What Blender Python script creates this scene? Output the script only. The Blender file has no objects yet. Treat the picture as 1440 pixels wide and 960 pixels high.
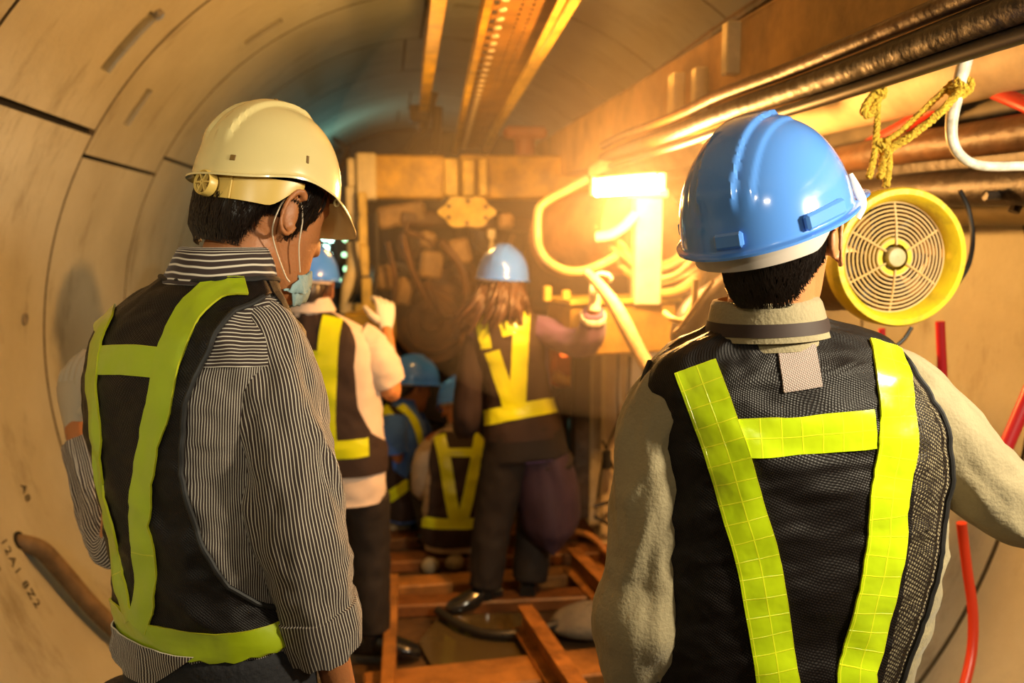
import bpy, bmesh, math, random
from mathutils import Vector, Matrix, noise
from mathutils.bvhtree import BVHTree
random.seed(7)
scene = bpy.context.scene
COL = scene.collection
V = Vector
R = math.radians
PI = math.pi

# ------------------------------------------------------------------ camera
F = 1200.0                       # focal length in pixels of the 1440 wide frame
CAMPOS = V((0, 0, 1.65))
YAW, PITCH = math.atan(175 / F), R(7.05)
_cy, _sy, _cp, _sp = math.cos(YAW), math.sin(YAW), math.cos(PITCH), math.sin(PITCH)
CF = V((_sy * _cp, _cy * _cp, -_sp)); CR = V((_cy, -_sy, 0)); CU = V((_sy * _sp, _cy * _sp, _cp))
def ray(px, py):
    return (CF + CR * ((px - 720) / F) + CU * ((480 - py) / F)).normalized()
def W(px, py, Y):
    """world point at distance Y down the tunnel seen at a measured picture position"""
    d = ray(px, py)
    return CAMPOS + d * (Y / d.y)
def WX(px, py, X):
    d = ray(px, py)
    return CAMPOS + d * (X / d.x)
def WZ(px, py, Z):
    d = ray(px, py)
    return CAMPOS + d * ((Z - 1.65) / d.z)

cam = bpy.data.cameras.new('camera'); camo = bpy.data.objects.new('camera', cam); COL.objects.link(camo)
cam.sensor_width = 36; cam.lens = 30; cam.clip_start = 0.05
camo.location = CAMPOS
camo.rotation_euler = Matrix((CR, CU, -CF)).transposed().to_euler()
cam.dof.use_dof = True; cam.dof.focus_distance = 1.32; cam.dof.aperture_fstop = 3.0
scene.camera = camo

# ------------------------------------------------------------------ materials
MATS = {}
def nodes_of(m):
    m.use_nodes = True
    return m.node_tree.nodes, m.node_tree.links
def mat(name, col, rough=.6, metal=0., var=.0, vscale=8., bump=0., bscale=60., col2=None, spec=.5, coat=0., sheen=0.,
        coords='Object', sss=0., vlo=.35, vhi=.65, detail=6.):
    if name in MATS: return MATS[name]
    m = bpy.data.materials.new(name); N, L = nodes_of(m)
    b = N['Principled BSDF']
    b.inputs['Roughness'].default_value = rough; b.inputs['Metallic'].default_value = metal
    b.inputs['Specular IOR Level'].default_value = spec
    b.inputs['Coat Weight'].default_value = coat
    b.inputs['Sheen Weight'].default_value = sheen
    if sss:
        b.inputs['Subsurface Weight'].default_value = sss
        b.inputs['Subsurface Radius'].default_value = (.012, .004, .002)
        b.inputs['Subsurface Scale'].default_value = 1.
    b.inputs['Base Color'].default_value = (*col, 1)
    tc = N.new('ShaderNodeTexCoord')
    if col2 or var:
        c2 = col2 or tuple(max(0, c * (1 - var)) for c in col)
        n = N.new('ShaderNodeTexNoise'); n.inputs['Scale'].default_value = vscale; n.inputs['Detail'].default_value = detail
        n.inputs['Roughness'].default_value = .62
        L.new(tc.outputs[coords], n.inputs['Vector'])
        r = N.new('ShaderNodeValToRGB'); r.color_ramp.elements[0].position = vlo; r.color_ramp.elements[1].position = vhi
        r.color_ramp.elements[0].color = (*c2, 1); r.color_ramp.elements[1].color = (*col, 1)
        L.new(n.outputs['Fac'], r.inputs['Fac']); L.new(r.outputs['Color'], b.inputs['Base Color'])
    if bump:
        n = N.new('ShaderNodeTexNoise'); n.inputs['Scale'].default_value = bscale; n.inputs['Detail'].default_value = 5
        L.new(tc.outputs[coords], n.inputs['Vector'])
        bp = N.new('ShaderNodeBump'); bp.inputs['Strength'].default_value = bump; bp.inputs['Distance'].default_value = .01
        L.new(n.outputs['Fac'], bp.inputs['Height']); L.new(bp.outputs['Normal'], b.inputs['Normal'])
    MATS[name] = m
    return m
def emat(name, col, strength):
    if name in MATS: return MATS[name]
    m = bpy.data.materials.new(name); N, L = nodes_of(m); b = N['Principled BSDF']
    b.inputs['Base Color'].default_value = (*col, 1)
    b.inputs['Emission Color'].default_value = (*col, 1); b.inputs['Emission Strength'].default_value = strength
    MATS[name] = m; return m
def stripe_mat(name, light, dark, pitch, duty=.35):
    """fine woven stripes running along V; UV is in metres"""
    m = bpy.data.materials.new(name); N, L = nodes_of(m); b = N['Principled BSDF']
    b.inputs['Roughness'].default_value = .8; b.inputs['Sheen Weight'].default_value = .15
    b.inputs['Specular IOR Level'].default_value = .2
    uv = N.new('ShaderNodeUVMap'); sp = N.new('ShaderNodeSeparateXYZ'); L.new(uv.outputs['UV'], sp.inputs[0])
    nz = N.new('ShaderNodeTexNoise'); nz.inputs['Scale'].default_value = 7; L.new(uv.outputs['UV'], nz.inputs['Vector'])
    wob = N.new('ShaderNodeMath'); wob.operation = 'MULTIPLY_ADD'; wob.inputs[1].default_value = .012
    L.new(nz.outputs['Fac'], wob.inputs[0]); L.new(sp.outputs['X'], wob.inputs[2])
    a = N.new('ShaderNodeMath'); a.operation = 'MULTIPLY'; a.inputs[1].default_value = 1 / pitch; L.new(wob.outputs[0], a.inputs[0])
    f = N.new('ShaderNodeMath'); f.operation = 'FRACT'; L.new(a.outputs[0], f.inputs[0])
    r = N.new('ShaderNodeValToRGB'); e = r.color_ramp.elements
    e[0].position = 0; e[0].color = (*light, 1); e[1].position = duty; e[1].color = (*light, 1)
    x = e.new(duty + .12); x.color = (*dark, 1); x = e.new(.9); x.color = (*dark, 1); x = e.new(1.); x.color = (*light, 1)
    L.new(f.outputs[0], r.inputs['Fac']); L.new(r.outputs['Color'], b.inputs['Base Color'])
    MATS[name] = m; return m
def mesh_mat(name, col, pitch, holes, rough=.45):
    """knitted net fabric with small round holes; UV in metres"""
    m = bpy.data.materials.new(name); N, L = nodes_of(m); b = N['Principled BSDF']
    b.inputs['Base Color'].default_value = (*col, 1); b.inputs['Roughness'].default_value = rough
    b.inputs['Specular IOR Level'].default_value = .25
    uv = N.new('ShaderNodeUVMap'); mp = N.new('ShaderNodeMapping'); mp.inputs['Scale'].default_value = (1 / pitch, 1 / pitch * .8, 1)
    mp.inputs['Rotation'].default_value = (0, 0, R(28))
    L.new(uv.outputs['UV'], mp.inputs['Vector'])
    vo = N.new('ShaderNodeTexVoronoi'); vo.inputs['Scale'].default_value = 1; vo.inputs['Randomness'].default_value = .12
    L.new(mp.outputs[0], vo.inputs['Vector'])
    bp = N.new('ShaderNodeBump'); bp.inputs['Strength'].default_value = .9; bp.inputs['Distance'].default_value = .0012
    L.new(vo.outputs['Distance'], bp.inputs['Height']); L.new(bp.outputs['Normal'], b.inputs['Normal'])
    if holes:
        c = N.new('ShaderNodeMath'); c.operation = 'GREATER_THAN'; c.inputs[1].default_value = holes
        L.new(vo.outputs['Distance'], c.inputs[0]); L.new(c.outputs[0], b.inputs['Alpha'])
    else:
        r = N.new('ShaderNodeValToRGB'); e = r.color_ramp.elements
        e[0].position = .12; e[0].color = (col[0] * 2.2 + .012, col[1] * 2.0 + .009, col[2] * 1.9 + .008, 1); e[1].position = .32; e[1].color = (*col, 1)
        L.new(vo.outputs['Distance'], r.inputs['Fac']); L.new(r.outputs['Color'], b.inputs['Base Color'])
    MATS[name] = m; return m
def tape_mat(name, col, cell=.031, rough=.22):
    """glossy retro-reflective tape: stitched borders and a grid of welded squares; UV in metres"""
    m = bpy.data.materials.new(name); N, L = nodes_of(m); b = N['Principled BSDF']
    b.inputs['Roughness'].default_value = rough; b.inputs['Coat Weight'].default_value = .5; b.inputs['Coat Roughness'].default_value = .12
    uv = N.new('ShaderNodeUVMap')
    br = N.new('ShaderNodeTexBrick'); br.offset = 0; br.inputs['Scale'].default_value = 1
    br.inputs['Brick Width'].default_value = cell; br.inputs['Row Height'].default_value = cell
    br.inputs['Mortar Size'].default_value = .0011; br.inputs['Mortar Smooth'].default_value = .3
    br.inputs['Color1'].default_value = (*col, 1); br.inputs['Color2'].default_value = (col[0] * .86, col[1] * .9, col[2], 1)
    br.inputs['Mortar'].default_value = (min(1, col[0] * 1.25 + .08), min(1, col[1] * 1.1 + .05), col[2] + .01, 1)
    L.new(uv.outputs['UV'], br.inputs['Vector'])
    nz = N.new('ShaderNodeTexNoise'); nz.inputs['Scale'].default_value = 14; nz.inputs['Detail'].default_value = 3
    L.new(uv.outputs['UV'], nz.inputs['Vector'])
    ad = N.new('ShaderNodeMath'); ad.operation = 'MULTIPLY_ADD'; ad.inputs[1].default_value = .25
    L.new(br.outputs['Fac'], ad.inputs[0]); L.new(nz.outputs['Fac'], ad.inputs[2])
    bp = N.new('ShaderNodeBump'); bp.inputs['Strength'].default_value = .6; bp.inputs['Distance'].default_value = .006
    L.new(ad.outputs[0], bp.inputs['Height']); L.new(bp.outputs['Normal'], b.inputs['Normal'])
    L.new(br.outputs['Color'], b.inputs['Base Color'])
    MATS[name] = m; return m

# ------------------------------------------------------------------ mesh helpers
class MB:
    def __init__(s): s.v = []; s.f = []; s.uv = []; s.mi = []
    def quadgrid(s, P, nu, nv, UV=None, closeu=False, mi=0, flip=False):
        """P[j][i], j along v"""
        base = len(s.v)
        for j in range(nv):
            for i in range(nu): s.v.append(V(P[j][i]))
        w = nu if closeu else nu - 1
        for j in range(nv - 1):
            for i in range(w):
                i2 = (i + 1) % nu
                q = [base + j * nu + i, base + j * nu + i2, base + (j + 1) * nu + i2, base + (j + 1) * nu + i]
                if UV:
                    u = [UV[j][i], UV[j][i + 1] if (closeu and i2 == 0) else UV[j][i2], UV[j + 1][i + 1] if (closeu and i2 == 0) else UV[j + 1][i2], UV[j + 1][i]]
                else: u = [(0, 0)] * 4
                if flip: q.reverse(); u.reverse()
                s.f.append(q); s.uv.append(u); s.mi.append(mi)
        return base
    def ngon(s, idx, mi=0):
        s.f.append(list(idx)); s.uv.append([(0, 0)] * len(idx)); s.mi.append(mi)
    def tube(s, pts, rad, n=12, smooth=0, cap=True, mi=0, flat=1.):
        pts = [V(p) for p in pts]
        if not isinstance(rad, (list, tuple)): rad = [rad] * len(pts)
        if smooth: pts, rad = resample(pts, rad, smooth)
        fr = frames(pts)
        P = []; UVs = []; d = 0
        for j, (p, r) in enumerate(zip(pts, rad)):
            if j: d += (p - pts[j - 1]).length
            a, b = fr[j]
            P.append([p + a * (r * math.cos(2 * PI * i / n)) + b * (r * flat * math.sin(2 * PI * i / n)) for i in range(n)])
            UVs.append([(i / n * 2 * PI * max(rad), d) for i in range(n + 1)])
        base = s.quadgrid(P, n, len(pts), UVs, closeu=True, mi=mi)
        if cap:
            s.ngon([base + i for i in range(n)][::-1], mi)
            e = base + (len(pts) - 1) * n; s.ngon([e + i for i in range(n)], mi)
        return s
    def box(s, c, size, rot=None, mi=0, bev=None):
        c = V(c); hx, hy, hz = [q / 2 for q in size]
        M = rot or Matrix.Identity(3)
        if bev is None: bev = min(size) * .08
        bev = min(bev, min(size) * .45)
        # chamfered box as convex hull of 24 points
        bm = bmesh.new()
        for sx in (-1, 1):
            for sy in (-1, 1):
                for sz in (-1, 1):
                    for k in range(3):
                        p = [sx * hx, sy * hy, sz * hz]
                        for q in range(3):
                            if q != k: p[q] -= [sx, sy, sz][q] * bev
                        bm.verts.new(V(p))
        bmesh.ops.convex_hull(bm, input=bm.verts)
        bmesh.ops.dissolve_limit(bm, angle_limit=.01, verts=bm.verts, edges=bm.edges)
        bmesh.ops.recalc_face_normals(bm, faces=bm.faces)
        bm.verts.ensure_lookup_table(); base = len(s.v)
        bm.verts.index_update()
        for v in bm.verts: s.v.append(c + M @ v.co)
        for f in bm.faces: s.ngon([base + v.index for v in f.verts], mi)
        bm.free(); return s
    def beam(s, a, b, w, h, up=V((0, 0, 1)), bev=.004, mi=0):
        a = V(a); b = V(b); d = b - a; y = d.normalized(); x = y.cross(up).normalized(); z = x.cross(y)
        M = Matrix((x, y, z)).transposed()
        return s.box((a + b) / 2, (w, d.length, h), M, mi, bev)
    def revolve(s, prof, c, axis, n=32, mi=0, cap=False):
        """prof: (radius, along axis)"""
        axis = V(axis).normalized(); a = axis.orthogonal().normalized(); b = axis.cross(a); c = V(c)
        P = [[c + axis * h + a * (r * math.cos(2 * PI * i / n)) + b * (r * math.sin(2 * PI * i / n)) for i in range(n)] for r, h in prof]
        base = s.quadgrid(P, n, len(prof), None, closeu=True, mi=mi)
        if cap:
            s.ngon([base + i for i in range(n)][::-1], mi); e = base + (len(prof) - 1) * n; s.ngon([e + i for i in range(n)], mi)
        return s
    def sphere(s, c, r, n=12, rot=None, mi=0):
        if not isinstance(r, (tuple, list)): r = (r, r, r)
        c = V(c); M = rot or Matrix.Identity(3)
        P = []
        for j in range(n + 1):
            th = PI * j / n; th = min(max(th, .02), PI - .02)
            P.append([c + M @ V((r[0] * math.sin(th) * math.cos(PI * i / n), r[1] * math.sin(th) * math.sin(PI * i / n), -r[2] * math.cos(th))) for i in range(2 * n)])
        s.quadgrid(P, 2 * n, n + 1, None, True, mi); return s
    def build(s, name, material, parent=None, smooth=35, recalc=True, local=None):
        me = bpy.data.meshes.new(name)
        vs = s.v
        if local is not None: vs = [local @ p for p in vs]
        me.from_pydata([tuple(p) for p in vs], [], s.f)
        uvl = me.uv_layers.new(name='UVMap')
        k = 0
        flat = []
        for u in s.uv:
            for c in u: flat += [c[0], c[1]]
        uvl.data.foreach_set('uv', flat)
        mats = material if isinstance(material, (list, tuple)) else [material]
        for m in mats: me.materials.append(m)
        me.polygons.foreach_set('material_index', s.mi)
        me.polygons.foreach_set('use_smooth', [bool(smooth)] * len(s.f))
        if recalc:
            bm = bmesh.new(); bm.from_mesh(me); bmesh.ops.recalc_face_normals(bm, faces=bm.faces); bm.to_mesh(me); bm.free()
        if smooth: me.set_sharp_from_angle(angle=R(smooth))
        o = bpy.data.objects.new(name, me); COL.objects.link(o)
        if parent is not None: o.parent = parent
        return o
def resample(pts, rad, k):
    """Catmull-Rom through the points, k steps per span"""
    n = len(pts); P = []; Q = []
    g = lambda a, i: a[min(max(i, 0), n - 1)]
    for i in range(n - 1):
        for j in range(k):
            t = j / k
            P.append(crv(g(pts, i - 1), g(pts, i), g(pts, i + 1), g(pts, i + 2), t))
            Q.append(crv(g(rad, i - 1), g(rad, i), g(rad, i + 1), g(rad, i + 2), t))
    P.append(pts[-1]); Q.append(rad[-1]); return P, Q
def crv(a, b, c, d, t):
    return .5 * ((2 * b) + (c - a) * t + (2 * a - 5 * b + 4 * c - d) * t * t + (3 * b - a - 3 * c + d) * t ** 3)
def frames(pts, ref=None):
    out = []; prev = None
    for j in range(len(pts)):
        t = (pts[min(j + 1, len(pts) - 1)] - pts[max(j - 1, 0)]).normalized()
        if prev is None:
            a = (ref - t * ref.dot(t)).normalized() if ref is not None else t.orthogonal().normalized()
        else:
            a = prev - t * prev.dot(t); a = a.normalized()
        prev = a; out.append((a, t.cross(a)))
    return out
def smoothstep(a, b, x):
    t = min(max((x - a) / (b - a), 0), 1); return t * t * (3 - 2 * t)
def interp(tab, x):
    if x <= tab[0][0]: return tab[0][1]
    for (a, p), (b, q) in zip(tab, tab[1:]):
        if x <= b: return p + (q - p) * (x - a) / (b - a)
    return tab[-1][1]
def spow(x, p): return math.copysign(abs(x) ** p, x)

class Loft:
    """body surface: keys = [(v, centre, right, forward, half width, half depth, exponent)]; angle t in degrees from the middle of the back, positive to the right"""
    def __init__(s, keys, disp=None, uscale=1.1):
        s.k = keys; s.disp = disp; s.us = uscale
        s.len = sum(((b[1]) - (a[1])).length for a, b in zip(keys, keys[1:]))
    def sec(s, v):
        k = s.k; n = len(k)
        i = 0
        while i < n - 2 and v > k[i + 1][0]: i += 1
        t = (v - k[i][0]) / (k[i + 1][0] - k[i][0]); t = min(max(t, 0), 1)
        g = lambda j, q: k[min(max(j, 0), n - 1)][q]
        r = [crv(g(i - 1, q), g(i, q), g(i + 1, q), g(i + 2, q), t) for q in range(1, 7)]
        return r
    def raw(s, t, v):
        c, r, f, hw, hd, n = s.sec(v); a = R(t)
        return c + r.normalized() * (hw * spow(math.sin(a), 2 / n)) - f.normalized() * (hd * spow(math.cos(a), 2 / n))
    def normal(s, t, v):
        e = .01
        dt = s.raw(t + 1.5, v) - s.raw(t - 1.5, v); dv = s.raw(t, min(v + e, 1)) - s.raw(t, max(v - e, 0))
        n = dt.cross(dv)
        return n.normalized() if n.length > 1e-9 else V((0, 0, 1))
    def at(s, t, v, off=0.):
        p = s.raw(t, v); n = s.normal(t, v)
        d = s.disp(t, v, p) if s.disp else 0
        return p + n * (d + off)
    def mesh(s, nv=60, nt=72, off=0., cap=True, uvswap=False):
        mb = MB(); P = []; U = []
        for j in range(nv):
            v = j / (nv - 1)
            P.append([s.at(-180 + 360 * i / nt, v, off) for i in range(nt)])
            U.append([((i / nt) * s.us, v * s.len) for i in range(nt + 1)])
        b = mb.quadgrid(P, nt, nv, U, closeu=True)
        if cap:
            mb.ngon([b + i for i in range(nt)][::-1]); e = b + (nv - 1) * nt; mb.ngon([e + i for i in range(nt)])
        return mb
    def panel(s, tl, tr, v0, v1, off=.006, nu=40, nv=50, mb=None, swap=False, thick=.0025):
        mb = mb or MB(); outer = []; inner = []; U = []
        for j in range(nv):
            v = v0 + (v1 - v0) * j / (nv - 1); a = tl(v); b = tr(v)
            outer.append([s.at(a + (b - a) * i / (nu - 1), v, off) for i in range(nu)])
            inner.append([s.at(a + (b - a) * i / (nu - 1), v, off - thick) for i in range(nu)])
            U.append([((a + (b - a) * i / (nu - 1)) / 360 * s.us, v * s.len) if not swap else (v * s.len, (a + (b - a) * i / (nu - 1)) / 360 * s.us) for i in range(nu)])
        k = mb.quadgrid(outer, nu, nv, U); q = mb.quadgrid(inner, nu, nv, U, flip=True)
        ring = [i for i in range(nu)] + [j * nu + nu - 1 for j in range(1, nv)] + [(nv - 1) * nu + i for i in range(nu - 2, -1, -1)] + [j * nu for j in range(nv - 2, 0, -1)]
        for a, b in zip(ring, ring[1:] + ring[:1]): mb.ngon([k + b, k + a, q + a, q + b])
        return mb
def limb(pts, rads, disp=None, flat=1., ref=None, n=2.1, us=None):
    """a sleeve or trouser leg as a Loft along a smooth path"""
    P, Q = resample([V(p) for p in pts], list(rads), 4)
    fr = frames(P, V(ref) if ref is not None else V((1, .2, 0)))
    tot = sum((a - b).length for a, b in zip(P, P[1:])); d = 0; keys = []
    for j, p in enumerate(P):
        if j: d += (p - P[j - 1]).length
        a, b = fr[j]
        keys.append((d / tot, p, a, b, Q[j], Q[j] * flat, n))
    return Loft(keys, disp, us or 2 * PI * max(rads))
def folds(seed, amp, fu=3., fv=9., amp2=.0):
    def d(t, v, p):
        q = V((math.cos(R(t)) * fu * .5, math.sin(R(t)) * fu * .5, v * fv + seed * 7.3))
        a = noise.noise(q); b = noise.noise(q * 2.3 + V((3, 1, 2)))
        return amp * (1 - abs(a) * 2.4) * .6 + amp * .5 * b + amp2 * noise.noise(q * 5)
    return d

# ------------------------------------------------------------------ scene bookkeeping
def tag(o, label=None, cat=None, group=None, kind=None):
    if label: o['label'] = label
    if cat: o['category'] = cat
    if group: o['group'] = group
    if kind: o['kind'] = kind
    return o
def empty(name, loc, rz=0., label=None, cat=None, group=None):
    o = bpy.data.objects.new(name, None); COL.objects.link(o); o.location = loc; o.rotation_euler = (0, 0, rz)
    o.empty_display_size = .1
    return tag(o, label, cat, group)
def inv_of(e):
    return (Matrix.Translation(e.location) @ e.rotation_euler.to_matrix().to_4x4()).inverted()
def copy_tree(o, parent=None):
    c = o.copy(); COL.objects.link(c)
    if parent is not None: c.parent = parent
    for ch in list(o.children): copy_tree(ch, c)
    return c
# ------------------------------------------------------------------ the tunnel
TX, TZ, TR = .37, 1.20, 1.65            # axis and radius of the lining
def wall_pt(y, ang, r=TR): return V((TX + r * math.cos(R(ang)), y, TZ + r * math.sin(R(ang))))
m_conc = mat('lining_concrete', (.45, .455, .375), .75, vscale=2.2, col2=(.34, .33, .25), bump=.35, bscale=25, vlo=.25, vhi=.7, detail=9)
def weather(m):
    # drips and dirt: patches with their own shapes, stretched along the ring
    N, L = nodes_of(m); b = N['Principled BSDF']; src = b.inputs['Base Color'].links[0].from_socket
    tc = N.new('ShaderNodeTexCoord'); mp = N.new('ShaderNodeMapping'); mp.inputs['Scale'].default_value = (1.2, 3.2, 1.2)
    L.new(tc.outputs['Object'], mp.inputs['Vector'])
    n = N.new('ShaderNodeTexNoise'); n.inputs['Scale'].default_value = 1.7; n.inputs['Detail'].default_value = 8; n.inputs['Roughness'].default_value = .7
    L.new(mp.outputs[0], n.inputs['Vector'])
    r = N.new('ShaderNodeValToRGB'); r.color_ramp.elements[0].position = .55; r.color_ramp.elements[0].color = (0, 0, 0, 1)
    r.color_ramp.elements[1].position = .72; r.color_ramp.elements[1].color = (.6, .6, .6, 1)
    L.new(n.outputs['Fac'], r.inputs['Fac'])
    mx = N.new('ShaderNodeMix'); mx.data_type = 'RGBA'
    L.new(r.outputs['Color'], mx.inputs['Factor']); L.new(src, mx.inputs['A']); mx.inputs['B'].default_value = (.14, .11, .055, 1)
    L.new(mx.outputs['Result'], b.inputs['Base Color'])
weather(m_conc)
m_conc_dk = mat('grimy_crown_concrete', (.36, .25, .14), .75, vscale=3, col2=(.17, .10, .04), bump=.35, bscale=22, vlo=.3, vhi=.7, detail=9)
weather(m_conc_dk)
m_seal = mat('black_gasket', (.012, .011, .009), .7)
POCK = [(3.11, 3.21, 133.5, 142.5), (3.63, 3.71, 141.5, 147.5), (2.50, 2.62, 152.5, 158.5), (4.12, 4.2, 120, 127), (3.12, 3.2, 96, 102),
        (3.62, 3.70, 108, 114), (2.9, 3.0, 38, 44), (4.1, 4.2, 75, 80), (4.62, 4.7, 84, 90), (3.15, 3.25, 20, 26)]
def shell(name, a0, a1, material, y0=-1.6, y1=10.4):
    mb = MB(); k = 0; y = y0
    while y < y1 - .01:
        ya, yb = y, y + 1.
        off = {0: 0, 1: 3.2, 2: -24}[k % 3]
        if abs(ya - 2.4) < .01: off = 0
        if abs(ya - 3.4) < .01: off = 3.2
        js = sorted(x + off for x in (-42, 40, 95, 150, 224, 262))
        cuts = [a0] + [j for j in js if a0 + .5 < j < a1 - .5] + [a1]
        for c0, c1 in zip(cuts, cuts[1:]):
            g0 = c0 != a0; g1 = c1 != a1; da = .28; dy = .009
            if abs(ya - 2.4) < .01 and (abs(c0 - 150) < .1 or abs(c1 - 150) < .1): da = .42
            ps = [p for p in POCK if ya < p[0] < yb and c0 < (p[2] + p[3]) / 2 < c1]
            ys = {ya, ya + dy, yb - dy, yb} | {ya + (yb - ya) * i / 5 for i in range(1, 5)}
            an = {c0, c1} | {c0 + (c1 - c0) * i / max(6, int((c1 - c0) / 2.)) for i in range(1, max(6, int((c1 - c0) / 2.)))}
            if g0: an.add(c0 + da)
            if g1: an.add(c1 - da)
            for p in ps:
                ys |= {p[0], p[0] + .006, p[1] - .006, p[1]}; an |= {p[2], p[2] + .2, p[3] - .2, p[3]}
            def clean(s, e):
                s = sorted(s); o = [s[0]]
                for q in s[1:]:
                    if q - o[-1] > e: o.append(q)
                if o[-1] != s[-1]: o[-1] = s[-1]
                return o
            ys = clean(ys, .003); an = clean(an, .1)
            def dep(yy, aa):
                d = 0
                if yy <= ya + .001 or yy >= yb - .001: d = .022
                if (g0 and aa <= c0 + .01) or (g1 and aa >= c1 - .01): d = .03
                for p in ps:
                    if p[0] + .003 < yy < p[1] - .003 and p[2] + .1 < aa < p[3] - .1:
                        d = .075 * smoothstep(p[2] - 1, p[3], aa) + .02
                return d
            P = [[wall_pt(yy, aa, TR + dep(yy, aa)) for aa in an] for yy in ys]
            b0 = mb.quadgrid(P, len(an), len(ys))
            # gasket faces of the longitudinal joints
            nf = (len(an) - 1)
            fstart = len(mb.mi) - nf * (len(ys) - 1)
            for q_ in range(nf): mb.mi[fstart + q_] = 2
            for j in range(len(ys) - 1):
                if g0: mb.mi[fstart + j * nf] = 1
                if g1: mb.mi[fstart + j * nf + nf - 1] = 1
        y += 1.; k += 1
    # outer skin gives the lining its thickness
    P = [[wall_pt(yy, a0 + (a1 - a0) * i / 24, TR + .2) for i in range(25)] for yy in (y0, y1)]
    mb.quadgrid(P, 25, 2)
    o = mb.build(name, [material, m_seal, mat('brown_joint_grout', (.10, .07, .03), .8, var=.5, vscale=20)], smooth=25, recalc=False)
    return tag(o, kind='structure')
shell('wall_left', 128, 238, m_conc)
shell('ceiling', 52, 128, m_conc)
shell('wall_right', -58, 52, m_conc)
# floor slab in the invert
m_mud = mat('wet_muddy_floor', (.10, .055, .022), .45, vscale=5, col2=(.028, .017, .009), bump=.8, bscale=14)
mb = MB(); P = []
for j in range(60):
    yy = -1.5 + j * .2
    row = []
    for i in range(25):
        xx = -.76 + 2.26 * i / 24
        row.append(V((xx, yy, .012 * noise.noise(V((xx * 4, yy * 4, 0))) - .008)))
    P.append(row)
mb.quadgrid(P, 25, 60)
P = [[V((wall_pt(yy, a).x, yy, wall_pt(yy, a).z)) for a in [226 + 88 * i / 20 for i in range(21)]] for yy in (-1.5, 10.3)]
mb.quadgrid(P, 21, 2)
tag(mb.build('floor', m_mud, recalc=False), kind='structure')
# dark bulkhead closing the far end
mb = MB(); mb.revolve([(.01, 0), (TR * .5, 0), (TR * .5, .03), (TR * .99, .03), (TR * .99, .12)], (TX, 9.9, TZ), (0, -1, 0), 48)
tag(mb.build('wall_back', mat('dark_bulkhead_steel', (.05, .045, .03), .6, var=.5)), kind='structure')
mb = MB(); mb.revolve([(.01, 0), (TR * .99, 0), (TR * .99, .1)], (TX, -1.55, TZ), (0, 1, 0), 48)
tag(mb.build('wall_front', mat('dark_bulkhead_steel', (.05, .045, .03), .6)), kind='structure')

def wall_frame(y, ang):
    """matrix at the lining: z points to the tunnel axis, x runs down the tunnel, y along the ring"""
    p = wall_pt(y, ang); n = (V((TX, y, TZ)) - p).normalized(); x = V((0, 1, 0)); yv = n.cross(x)
    return p, Matrix((x, yv, n)).transposed()
m_steel = mat('dull_zinc_steel', (.42, .40, .36), .35, .8, var=.4, vscale=30)
m_black = mat('black_rubber', (.012, .011, .010), .45)
# bolt in the long pocket high on the left
p, M = wall_frame(3.16, 133.2)
n = V((M[0][2], M[1][2], M[2][2]))
mb = MB(); mb.revolve([(.001, .05), (.02, .048), (.022, .04), (.022, .0)], p - n * .03, n, 6)
b = mb.build('lining_bolt', m_steel, smooth=20); tag(b, 'round steel bolt head in the pocket of the upper left lining', 'bolt')
mb = MB(); mb.revolve([(.034, 0), (.034, .008), (.02, .008)], p - n * .028, n, 20); mb.build('washer', m_steel, b)
# grouting holes
def plug(y, ang, r, name, label, material, deep=.006):
    p, M = wall_frame(y, ang); n = V((M[0][2], M[1][2], M[2][2]))
    mb = MB(); mb.revolve([(.001, .002), (r * .7, .002), (r * .74, deep), (r, deep), (r, -.02)], p, n, 28)
    return tag(mb.build(name, material), label, 'plug')
plug(2.86, 198.6, .03, 'grout_plug', 'black round grout plug beside the stencilled numbers low on the left lining', m_black)
plug(3.22, 174.5, .022, 'grout_plug', 'small grey grout plug at mid height on the left lining', mat('grey_plug', (.22, .2, .16), .6))
# stencilled writing on the lining
m_ink = mat('faded_black_paint', (.035, .028, .02), .8, var=.6, vscale=60)
def stencil(txt, y, ang, size, name, label):
    cu = bpy.data.curves.new(name, 'FONT'); cu.body = txt; cu.size = size; cu.extrude = .0006; cu.align_x = 'CENTER'; cu.space_character = 1.25
    o = bpy.data.objects.new(name, cu); COL.objects.link(o)
    bpy.context.view_layer.update()
    me = bpy.data.meshes.new_from_object(o.evaluated_get(bpy.context.evaluated_depsgraph_get()))
    COL.objects.unlink(o); bpy.data.objects.remove(o)
    # wrap round the ring: text x -> down the ring, text y -> down the tunnel
    for v in me.vertices:
        a = ang + math.degrees(v.co.x / TR)
        q = wall_pt(y + v.co.y, a, TR - .0015 - v.co.z); v.co = q
    me.materials.clear(); me.materials.append(m_ink)
    o = bpy.data.objects.new(name, me); COL.objects.link(o)
    return tag(o, label, 'marking')
stencil('12A1 8Z2', 2.76, 201.5, .05, 'stencilled_number', 'black stencilled code 12A1 8Z2 running down the left lining')
stencil('03', 2.66, 199.0, .05, 'stencilled_number', 'faded stencilled 03 at the left edge of the lining')
stencil('A8', 3.0, 194.5, .05, 'stencilled_number', 'faded stencilled A8 in shade above the black plug')
# brown tube down the curve of the left wall from the plug
pts = [wall_pt(2.87, 198.6, TR + .02), wall_pt(2.885, 200.5, TR - .035), wall_pt(2.92, 204, TR - .045), wall_pt(2.96, 210, TR - .045), wall_pt(3.0, 217, TR - .045), wall_pt(3.02, 224, TR - .05), wall_pt(3.0, 227, TR - .05)]
tag(MB().tube(pts, .028, 14, 5).build('brown_wall_tube', mat('mottled_brown_tube', (.20, .13, .065), .7, var=.5, vscale=15)), 'brown tube running down the lower left lining', 'hose')

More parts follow.
